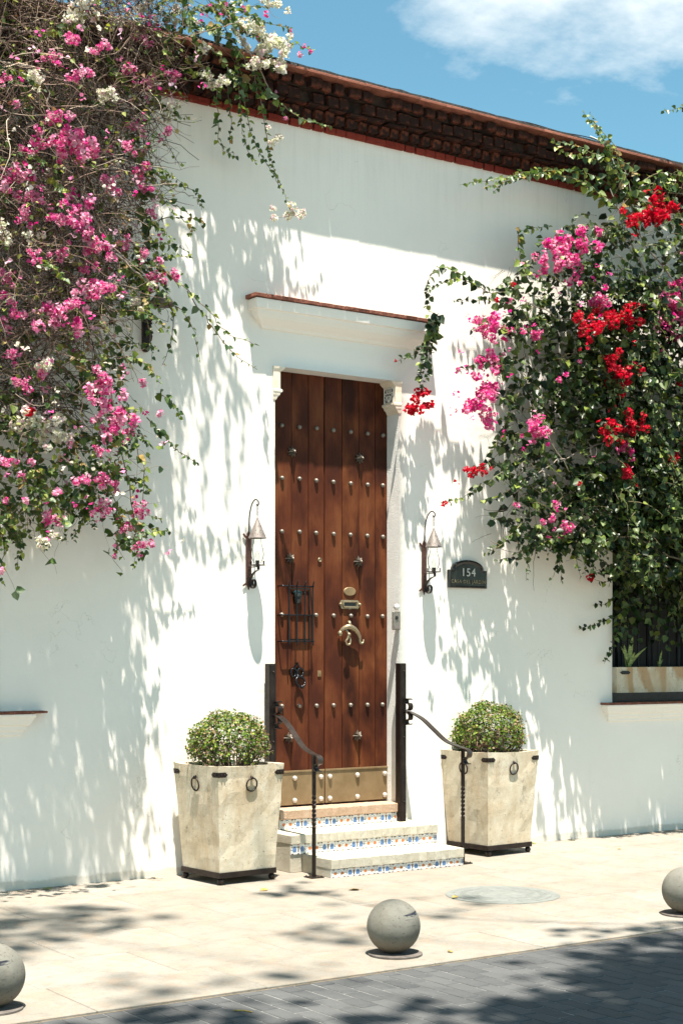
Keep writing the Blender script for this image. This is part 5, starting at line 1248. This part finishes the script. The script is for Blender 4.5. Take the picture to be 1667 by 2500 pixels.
def right_all():
    def depth(x, z, m, front=1.0):
        t = np.clip((x - 1.9) / .9, 0, 1)
        lo = -.34 - .38 * t; hi = -.10
        return lo + (hi - lo) * rng.beta(1.0, 1.0 + front, m)
    # inner woody frame
    n = 900; q = sample_poly(POLY_R, n, xmax=5.3); y = depth(q[:, 0], q[:, 1], n, 0)
    P = walks(np.stack([q[:, 0], y, q[:, 1]], 1), rng.normal(size=(n, 3)) + np.array([-.4, -.2, 0]), 7, rng.uniform(.03, .07, n), .22, -.03)
    P[:, :, 1] = np.minimum(P[:, :, 1], -.04)
    tube_object('twigs', tube_arrays(P, np.linspace(1, .5, 7)[None] * rng.uniform(.0018, .0034, (n, 1)), mixcols([(3, (.12, .09, .06)), (2, (.20, .16, .11)), (1, (.30, .26, .2))], n, .2)), None, 'stuff')
    for pts, r in BR_R:
        sp = spline(pts, 8); K = len(sp)
        tube_object('branch', tube_arrays(np.array([[tuple(p + Vector((random.gauss(0, .008), random.gauss(0, .008), random.gauss(0, .008)))) for p in sp]]), np.linspace(r, r * .5, K)[None], jitcol((.30, .26, .2), 1, .1), 7), None)
    tr = MB()
    tr.tube(spline([(5.1, -.35, -.05), (5.05, -.3, .9), (5.15, -.28, 1.8), (4.9, -.35, 2.8), (4.6, -.4, 3.8), (4.1, -.45, 4.6)], 5), [.06 - .0018 * i for i in range(26)], 9)
    tr.tube(spline([(5.0, -.33, 2.4), (4.5, -.42, 3.0), (4.0, -.45, 3.2)], 5), .02, 7)
    tr.build('trunk', 'bark', None, smooth=True)
    def clump(x, z): return np.array([mnoise.noise(Vector((float(p_) * 3.1, 3.3, float(q_) * 3.1))) + .5 * mnoise.noise(Vector((float(p_) * 7.0, 9.3, float(q_) * 7.0))) for p_, q_ in zip(np.atleast_1d(x), np.atleast_1d(z))])
    # leafy shoots, drooping outwards: this makes the layered, shingled look
    P_, A_, N_, S_ = [], [], [], []
    Tp = []
    for _ in range(2700):
        q = sample_poly(POLY_R, 1, xmax=5.2)[0]
        if clump(q[0], q[1])[0] < -.06 and random.random() < .72: continue
        edge = max(0.0, min(1.0, (q[0] - 1.75) / .75)); up_ = max(0.0, min(1.0, (5.45 - q[1]) / .7))
        if random.random() > .30 + .70 * edge * up_: continue
        y = float(depth(np.array([q[0]]), np.array([q[1]]), 1)[0])
        d = Vector((random.gauss(-.25, .6), random.gauss(-.45, .35), random.gauss(.0, .5))).normalized(); p = Vector((q[0], y, q[1])); pts = [p]
        for _k in range(5):
            p = p + d * random.uniform(.05, .09); p.y = min(p.y, -.05); pts.append(p.copy()); d = (d + Vector((random.gauss(0, .2), random.gauss(0, .15), -.30))).normalized()
        s_ = random.uniform(.72, 1.22)
        a, b, c, e = leaves_along(pts, 27, .050 * s_, .104 * s_)
        P_ += a; A_ += b; N_ += c; S_ += e; Tp.append([tuple(v) for v in pts])
    V = leaf_arrays(P_, A_, N_, S_, .14, .2, .44)
    m = 12500; q = sample_poly(POLY_R, m, xmax=5.3); y = depth(q[:, 0], q[:, 1], m, .2)
    p = np.stack([q[:, 0], y, q[:, 1]], 1)
    kp = (clump(p[:, 0], p[:, 2]) > -.12) & (rng.uniform(size=m) < np.clip((p[:, 0] - 1.7) / .8, .12, 1) * np.clip((5.5 - p[:, 2]) / .8, .15, 1)); p = p[kp]; m = len(p)
    V2 = leaf_arrays(p, rng.normal(size=p.shape) * .7 + np.array([0, -.3, -.6]), rng.normal(size=p.shape) * .55 + SUNV * .7 + np.array([0, -.4, 0]), rng.uniform(.055, .10, m))
    leaf_object('foliage', np.concatenate([V, V2]), np.concatenate([mixcols(GREEN_R, len(P_), .22), mixcols(GREEN_R, m, .22)]), 'leaf_gloss', None, 'stuff')
    tb2 = tube_arrays(np.array(Tp), np.linspace(.003, .0015, 6)[None] * np.ones((len(Tp), 1)), jitcol((.16, .14, .07), len(Tp)))
    tube_object('shoots', tb2, None, 'stuff')
    # leaves that hang down inside the window opening
    m = 2200; p = np.stack([rng.uniform(3.14, 4.75, m), rng.uniform(-.06, .30, m), 1.70 + 1.5 * rng.beta(2.0, 1.0, m)], 1)
    V3 = leaf_arrays(p, rng.normal(size=p.shape) * .6 + np.array([0, -.3, -.8]), rng.normal(size=p.shape) * .5 + np.array([-.2, -.8, .4]), rng.uniform(.045, .085, m))
    leaf_object('hanging_leaves', V3, mixcols(GREEN_R, m, .22), 'leaf', None, 'stuff')
    for i, pts in enumerate(STRANDS_R): vine(None, pts, .0042, 34 if i not in (2, 3, 4, 5) else 46, .058, .098, GREEN_R if pts[-1][2] < 4.9 else GREEN_L, (.20, .17, .10), 'leaf_gloss')
    b1, c1_ = loose_bracts(R_PINK, MAGENTA, 4, .05); b2, c2_ = loose_bracts(R_RED, RED, 2, .02)
    cen = np.concatenate([b1, b2])
    leaf_object('scattered_bracts', leaf_arrays(cen, rng.normal(size=cen.shape), rng.normal(size=cen.shape) + SUNV, rng.uniform(.022, .036, len(cen)), .2, .05, .46), np.concatenate([c1_, c2_]), 'bract', None, 'stuff')
    flowers(None, R_RED, 'red', .98); flowers(None, R_PINK, 'magenta', .88)
with_root(br_, right_all)

# ================================================================== wall lanterns
def lantern(label, x):
    t = thing('wall_lantern', label, 'lantern', (x, 0, 2.38), 0, 'iron wall lanterns with glass chimneys')
    pl = MB()
    pl.poly([(-.024, -.185), (-.050, -.200), (-.052, -.186), (-.036, -.176), (-.024, -.165), (-.024, .170), (-.040, .186), (-.052, .204), (-.046, .212), (-.026, .196), (-.014, .190), (-.017, .206), (0, .236), (.017, .206), (.014, .190), (.026, .196), (.046, .212), (.052, .204), (.040, .186), (.024, .170), (.024, -.165), (.036, -.176), (.052, -.186), (.050, -.200), (.024, -.185), (.012, -.192), (0, -.226), (-.012, -.192)], -.014, -.006)
    pl.build('back_plate', 'rust_plate', t)
    hk = MB().tube(spline([(0, -.012, .17), (0, -.016, .27), (0, -.026, .36), (0, -.060, .435), (0, -.108, .466), (0, -.148, .452), (0, -.156, .428), (0, -.140, .416), (0, -.130, .430)], 5), .0052, 7)
    hk.build('hook', 'iron', t, smooth=True)
    ch = MB(); d = -.140
    for i in range(3):
        c = .406 - i * .026; q = [((.0065 * math.cos(R(a))) if i % 2 else 0.0, d + (0.0 if i % 2 else .0065 * math.cos(R(a))), c + .0145 * math.sin(R(a))) for a in range(0, 361, 45)]
        ch.tube(q, .0019, 5)
    ch.tube([(0, d, .338), (0, d, .326)], .002, 5)
    ch.build('chain', 'iron', t)
    sh = MB(); sh.lathe([(.003, .330), (.012, .306), (.069, .170), (.0695, .166), (.067, .167), (.010, .300)], c=(0, d, 0), n=28, cap=False)
    so = sh.build('shade', 'copper_brown', t, smooth=False)
    hm_ = MB().ball((0, 0, 0), .0036, 6, 4).mesh('punched_hole', 'black_plastic')
    for i, (a, f) in enumerate(((250, .35), (300, .35), (225, .6), (270, .6), (315, .62), (240, .82), (285, .80), (200, .80), (335, .84))):
        r_ = .012 + .057 * f; link('punched_hole', hm_, so, (r_ * math.cos(R(a)), d + r_ * math.sin(R(a)), .306 - .136 * f), (0, 0, 0), (1, 1, .6))
    gl = MB(); gl.lathe([(.026, -.022), (.040, .000), (.049, .030), (.050, .052), (.044, .086), (.034, .118), (.029, .150), (.029, .175)], c=(0, d, 0), n=24, cap=False)
    gl.build('chimney', 'glass', t, smooth=True)
    bu = MB().lathe([(.010, -.02), (.012, .0), (.018, .022), (.016, .044), (.006, .066), (.001, .070)], c=(0, d, 0), n=14); bu.build('bulb', 'glass', t, smooth=True)
    MB().lathe([(.015, -.034), (.016, -.004), (.014, -.003)], c=(0, d, 0), n=12).build('lamp_holder', 'copper_brown', t)
    ds = MB(); ds.lathe([(.010, -.046), (.058, -.042), (.062, -.036), (.058, -.0355), (.010, -.038)], c=(0, d, 0), n=24)
    for a in (30, 150, 210, 330): ds.box(-.010, .010, -.056, -.053, -.034, -.006, 0, Matrix.Translation((0, d, 0)) @ Matrix.Rotation(R(a), 4, 'Z'))
    ds.build('dish', 'iron', t)
    MB().box(-.010, .010, -.150, -.018, -.053, -.047).box(-.011, .011, -.158, -.1505, -.075, -.047).build('arm', 'iron', t)
    sc = MB().ribbon(spline([(0, -.150, -.078), (0, -.110, -.086), (0, -.066, -.110), (0, -.034, -.150), (0, -.040, -.196), (0, -.072, -.214), (0, -.104, -.200), (0, -.112, -.168), (0, -.092, -.146), (0, -.066, -.156), (0, -.064, -.180), (0, -.082, -.186)], 4), .022, .004)
    sc.build('scroll', 'iron', t)
lantern('iron wall lantern with conical shade on the left of the door', -0.775)
lantern('iron wall lantern with conical shade on the right of the door beside the number plaque', 0.930)

t = thing('wall_lantern', 'wrought iron scroll lantern with copper shade half hidden behind the left bougainvillea', 'lantern', (-1.665, 0, 4.15))
pl = MB().box(-.028, .028, -.030, -.008, -.20, .30).ball((0, -.018, -.225), .034, 10, 6); pl.build('back_plate', 'iron', t, bevel=.003)
sc = MB()
for cz, r_ in ((-.155, .036), (-.085, .030), (-.02, .034)):
    sc.ribbon([(0, -.030 - r_ + r_ * math.cos(R(a)), cz + r_ * math.sin(R(a))) for a in range(0, 300, 20)], .020, .006)
    sc.ribbon([(0, -.034 - 1.9 * r_ - .5 * r_ * math.cos(R(a)), cz + .018 + .55 * r_ * math.sin(R(a))) for a in range(0, 320, 20)], .018, .005)
sc.build('scroll', 'iron', t)
MB().tube(spline([(0, -.03, .05), (0, -.10, .06), (0, -.20, .045), (0, -.27, .085), (0, -.27, .13)], 5), .008, 7).build('arm', 'iron', t)
MB().lathe([(.012, .13), (.05, .115), (.085, .07), (.092, .04), (.088, .04), (.05, .105), (.012, .12)], c=(0, -.27, 0), n=24).build('shade', 'copper_brown', t, smooth=True)
MB().ball((0, -.27, .045), .035, 12, 8).build('bulb', 'glass', t, smooth=True)

# ================================================================== number plaque
t = thing('number_plaque', 'dark metal arched plaque with the number 154 right of the door', 'plaque', (1.385, 0, 2.225))
def arch(s_, dz=0.0):
    w, h, hh = .208 * s_, .135, .0
    p = [(-w, -.002 - dz * 0 + (1 - s_) * .13), (w, -.002 + (1 - s_) * .13)]
    zt = .150 - (1 - s_) * .13
    p += [(w, zt), (w - .030, zt)]
    for a in range(0, 181, 12): p.append(((w - .030) * math.cos(R(a)) * .97, zt + .086 * s_ * math.sin(R(a)) ** .9 if 0 < a < 180 else zt + .0005))
    p += [(-w + .030, zt), (-w, zt)]
    return p
pq = MB(); o1, o2, o3 = arch(1.0), arch(.93), arch(.86)
pq.loft([[(x, y, z) for x, z in q] for q, y in ((o1, -.006), (o1, -.030), (o2, -.040), (o3, -.030))])
pq.build('plate', 'plaque_dark' if 'plaque_dark' in MAT else 'rail_iron', t)
def text(s_, size, x, z, mat, name, y=-.034, depth=.003):
    cu = bpy.data.curves.new('lettering', 'FONT'); cu.body = s_; cu.size = size; cu.extrude = depth; cu.align_x = 'CENTER'; cu.resolution_u = 3; cu.space_character = 1.12
    o = bpy.data.objects.new('tmp', cu); C.objects.link(o)
    me = bpy.data.meshes.new_from_object(o.evaluated_get(bpy.context.evaluated_depsgraph_get())); bpy.data.objects.remove(o); me.name = name
    me.materials.clear(); me.materials.append(MAT[mat])
    q = link(name, me, t, (x, y, z), (R(90), 0, 0)); return q
text('154', .098, 0, .098, 'steel_stud', 'lettering'); text('CASA DEL JARDIN', .042, 0, .038, 'pale_brass', 'lettering')
for sx in (-1, 1): MB().ball((sx * .196, -.033, .07), .006, 8, 5).build('screw', 'black_plastic', t)

# ================================================================== door bell on the jamb corner
t = thing('intercom', 'small white metal intercom with black button at the right door jamb', 'intercom', (0.640, 0, 1.94))
MB().box(-.044, .032, -.030, -.006, -.082, .075).build('case', 'pewter', t, bevel=.006)
MB().lathe([(.015, -.030), (.015, -.035), (.010, -.037), (.001, -.037)], c=(-.010, 0, .020), n=14, axis='y').build('button', 'black_plastic', t)
MB().box(-.034, .022, -.0335, -.0305, -.070, -.046).build('speaker', 'copper_brown', t)
MB().lathe([(.024, -.006), (.024, -.022), (.018, -.030), (.001, -.032)], c=(.002, 0, .110), n=16, axis='y').build('camera_eye', 'white_metal', t, smooth=True)

# ================================================================== stone balls along the kerb
bm_ = MB().ball((0, 0, .157), .148, 40, 24).mesh('ball', 'ball', smooth=True)
dm_ = MB().lathe([(.150, .001), (.150, .010), (.145, .013), (.05, .014)], n=32).mesh('base_disc', 'base_disc')
for lab, x, rz in (('concrete ball bollard with black scuffs in the middle of the pavement edge', -1.87, 0.15), ('concrete ball bollard cut by the left edge of the picture', -4.185, -.55), ('concrete ball bollard at the right edge beyond the manhole', 0.432, 2.2)):
    t = thing('ball_bollard', lab, 'bollard', (x, -3.380, 0), rz, 'concrete ball bollards along the kerb')
    link('ball', bm_, t); link('base_disc', dm_, t, (random.uniform(-.01, .01), -.008, 0))

# ================================================================== manhole cover
t = thing('manhole_cover', 'round grey green manhole cover in the pavement', 'manhole', (0.0, -2.105, 0))
mh = MB().lathe([(.392, .0015), (.390, .006), (.345, .007), (.342, .003), (.334, .003), (.332, .0085), (.300, .0085), (.298, .005), (.250, .005), (.248, .008), (.225, .008), (.223, .005), (.140, .005), (.138, .008), (.002, .0085)], n=64, cap=False)
mh.build('lid', 'manhole_iron', t).scale = (1, 1, .6)
rb = MB()
for r_, n, l in ((.275, 60, .036), (.190, 40, .05)):
    for i in range(n): rb.box(r_ - l / 2, r_ + l / 2, -.004, .004, .002, .0040, 0, Matrix.Rotation(2 * math.pi * i / n, 4, 'Z'))
tag(rb.build('raised_ribs', 'manhole_iron', t), kind='stuff')

# ================================================================== window box and snake plant
t = thing('window_box', 'banded travertine trough on the right window sill', 'window box', (3.14, 0.03, WZ0 + .0085))
MB().box(.030, 1.45, .030, .250, .001, .060).box(.012, 1.48, .010, .2705, .0605, .085).build('base_frame', 'black_iron', t)
bx = MB(); bx.loft([[(.01, .06, .0855), (.06, .01, .0855), (1.50, .01, .0855), (1.50, .29, .0855), (.01, .29, .0855)], [(.0, .05, .322), (.05, .0, .322), (1.50, 0, .322), (1.50, .30, .322), (0, .30, .322)], [(.022, .06, .322), (.06, .022, .322), (1.478, .022, .322), (1.478, .278, .322), (.022, .278, .322)], [(.022, .06, .27), (.06, .022, .27), (1.478, .022, .27), (1.478, .278, .27), (.022, .278, .27)]])
bx.build('body', 'travertine_banded', t)
MB().box(.03, 1.47, .03, .27, .272, .285).build('soil', 'soil', t)
MB().poly([(.095, .272), (.12, .256), (.20, .256), (.222, .272), (.20, .288), (.12, .288)], -.006, .0045).build('strap', 'black_iron', t)
def snake(label, x, y, blades):
    t = thing('snake_plant', label, 'plant', (x, y, WZ0 + .0085 + .285), 0, 'snake plants in the window box')
    for dx, dy, h_, w_ in blades:
        mb = MB(); rg = []
        for i in range(9):
            u = i / 8; cx_ = dx * u ** 1.6 * h_; cy_ = dy * u ** 1.6 * h_; ww = w_ * (math.sin(math.pi * min(u * .85 + .15, 1.0)) ** .7 + .02)
            zz_ = h_ * u * (1 - .12 * abs(dx) * u)
            rg.append([(cx_ - ww, cy_ - .010, zz_), (cx_, cy_ + .004, zz_), (cx_ + ww, cy_ - .010, zz_), (cx_, cy_ + .0075, zz_)])
        mb.loft(rg).build('blade', 'snake', t, (random.uniform(-.02, .02), random.uniform(-.02, .02), 0), smooth=True)
snake('larger snake plant with spread striped leaves in the window box', 3.40, 0.105, ((.08, -.1, .33, .032), (-.6, -.1, .25, .020), (.85, -.15, .25, .026), (-.28, -.1, .26, .024), (.25, -.2, .18, .024)))
snake('smaller snake plant with two leaves farther along the window box', 3.82, 0.11, ((.08, -.1, .20, .014), (.5, 0, .12, .012), (-.4, -.1, .10, .010)))

# ================================================================== cables on the roof edge
t = thing('roof_cable', 'thin black cable sagging along the roof edge', 'cable', (-1.0, -.2, 6.2))
MB().tube([(x - (-1.0), -.02 + .03 * math.sin(x * 2.3), .014 + .012 * math.sin(x * 3.1) + .010 * math.sin(x * 7.7)) for x in np.arange(-1.4, 5.0, .08)], .0045, 5).build('wire', 'black_plastic', t)
t = thing('plant_cord', 'white cord running down from the roof edge through the right bougainvillea', 'cord', (2.501, -.345, 6.194))
MB().tube([(0.0, 0.0, 0.0), (0.217, 0.0, -0.027), (0.297, 0.0, -0.223), (0.393, 0.0, -0.457), (0.449, 0.0, -0.744)], .0055, 6).build('line', 'white_cord', t, smooth=True)

# ================================================================== fallen leaves
def fallen(label, x, y, z, s_, rz, mat):
    V = []; prof = ((0, 0, .0), (.25, .32, .12), (.62, .26, .16), (1, 0, .05), (.62, -.26, .02), (.25, -.32, .03), (.3, 0, .0), (.65, 0, .02))
    mb = MB(); mb.add([((u - .5) * s_, v * s_, w * s_ + .003) for u, v, w in prof], [(0, 6, 1), (6, 7, 2, 1), (7, 3, 2), (0, 5, 6), (5, 4, 7, 6), (4, 3, 7)])
    mb.tube([(-.5 * s_, 0, .003), (-.72 * s_, .04 * s_, .004)], .0018, 4)
    o = mb.build('fallen_leaf', mat, None, (x, y, z), (0, 0, rz))
    tag(o, label, 'leaf', 'fallen leaves on the pavement')
fallen('yellow fallen leaf on the pavement in front of the left planter', -1.246, -1.012, .001, .075, .4, 'dry_leaf')
fallen('yellow fallen leaf on the pavement in front of the lowest step', -.732, -1.365, .001, .09, 2.9, 'dry_leaf')
fallen('brown fallen leaf near the kerb right of the middle ball', -1.57, -3.50, .001, .05, 1.2, 'dry_leaf')
fallen('yellow leaf lying on the left rim of the manhole cover', -.370, -2.05, .008, .06, .3, 'dry_leaf')
fallen('green fallen leaf at the foot of the wall near the right planter', 2.10, -.06, .001, .07, .9, 'green_leaf_fallen')
fallen('green fallen leaf at the wall foot farther right of the right planter', 2.52, -.07, .001, .06, 2.0, 'green_leaf_fallen')
fallen('small brown leaf on the shaded pavement at the right edge', 2.45, -.75, .001, .05, 1.0, 'dry_leaf')
fallen('green leaf at the foot of the wall near the left picture edge', -2.47, -.10, .001, .06, .2, 'green_leaf_fallen')
fallen('small green leaf at the wall foot left of the left planter', -1.62, -.05, .001, .05, 2.6, 'green_leaf_fallen')
o = MB().tube([(-.05, 0, 0), (0, .006, .002), (.045, -.004, 0)], .0035, 5).build('twig', 'dry_leaf', None, (-3.23, -4.05, -.006), (0, 0, -.9))
tag(o, 'short pale stick lying on the grey road pavers', 'stick')

# ================================================================== street tree that shades the road (its crown is above the picture)
t = thing('street_tree', 'tall street tree whose crown overhead dapples the road with shade', 'tree', (2.4, -14.2, -.036))
def tree():
    tk = MB()
    B = Vector((2.4, -14.2, -.04)); H = 12.5
    def over(gx, gy, z): return Vector((gx, gy, 0)) + SUN * (z / SUN.z)
    tk.tube(spline([B, B + Vector((-.05, .2, 2.5)), B + Vector((-.3, .6, 5.2)), B + Vector((-1.0, 1.6, 8.0)), B + Vector((-2.0, 2.6, 10.2)), B + Vector((-3.2, 3.8, 12.2))], 5), [.26 - .0085 * i for i in range(26)], 12)
    P = []
    # ground patch to be shaded, its half size, clumps, leaves in a clump
    for (gx, gy), (rx, ry, rz), n, m in (((-.35, -4.75), (1.25, .60, .6), 140, 8), ((-1.9, -5.25), (1.2, .55, .6), 85, 8), ((-3.6, -4.55), (1.0, .45, .5), 46, 8), ((-3.35, -1.35), (.85, .95, .7), 80, 2), ((-3.1, -3.4), (.8, .2, .4), 9, 2), ((-1.75, -2.7), (.5, .5, .4), 8, 2), ((-.9, -2.2), (.5, .4, .4), 5, 2), ((-.2, -3.75), (.7, .2, .3), 9, 6), ((-1.0, -1.2), (.3, .2, .3), 3, 4), ((.3, -5.6), (2.4, .9, .8), 210, 9), ((-1.2, -8.5), (4.5, 2.4, 1.6), 900, 9), ((3.6, -6.0), (2.2, 1.6, 1.0), 260, 9), ((-6.0, -6.6), (2.2, 1.6, 1.0), 200, 9)):
        z = (H if m > 3 else 19.0) + rng.uniform(-.3, .3); c_ = over(gx, gy, z)
        u = rng.normal(size=(n, 3)); u = u / np.linalg.norm(u, axis=1, keepdims=True) * rng.uniform(0, 1, (n, 1)) ** .4
        cen = np.array(c_) + u * np.array([rx, ry, rz]); P.append(np.repeat(cen, m, 0) + rng.normal(size=(n * m, 3)) * np.array([.17, .17, .09]))
        e = Vector(c_); s_ = B + Vector((-1.6, 2.2, 9.4)); k = 5
        pts = [s_.lerp(e, q / k) + Vector((random.uniform(-.5, .5), random.uniform(-.5, .5), random.uniform(-.2, .5))) * (1 if 0 < q < k else 0) for q in range(k + 1)]
        if m > 3 and n >= 60: tk.tube(spline(pts, 4), [.05 - .0022 * i for i in range(21)], 7)
        else: tk.tube(spline(pts, 4), .010, 5)
    tk.build('trunk', 'bark', None, smooth=True)
    P = np.concatenate(P)
    leaf_object('crown', leaf_arrays(P, rng.normal(size=P.shape), rng.normal(size=P.shape) * .4 + np.array([0, 0, 1]), rng.uniform(.13, .22, len(P)), .1, .15, .40), mixcols(GREEN_L, len(P), .2), 'leaf', None, 'stuff')
with_root(t, tree)
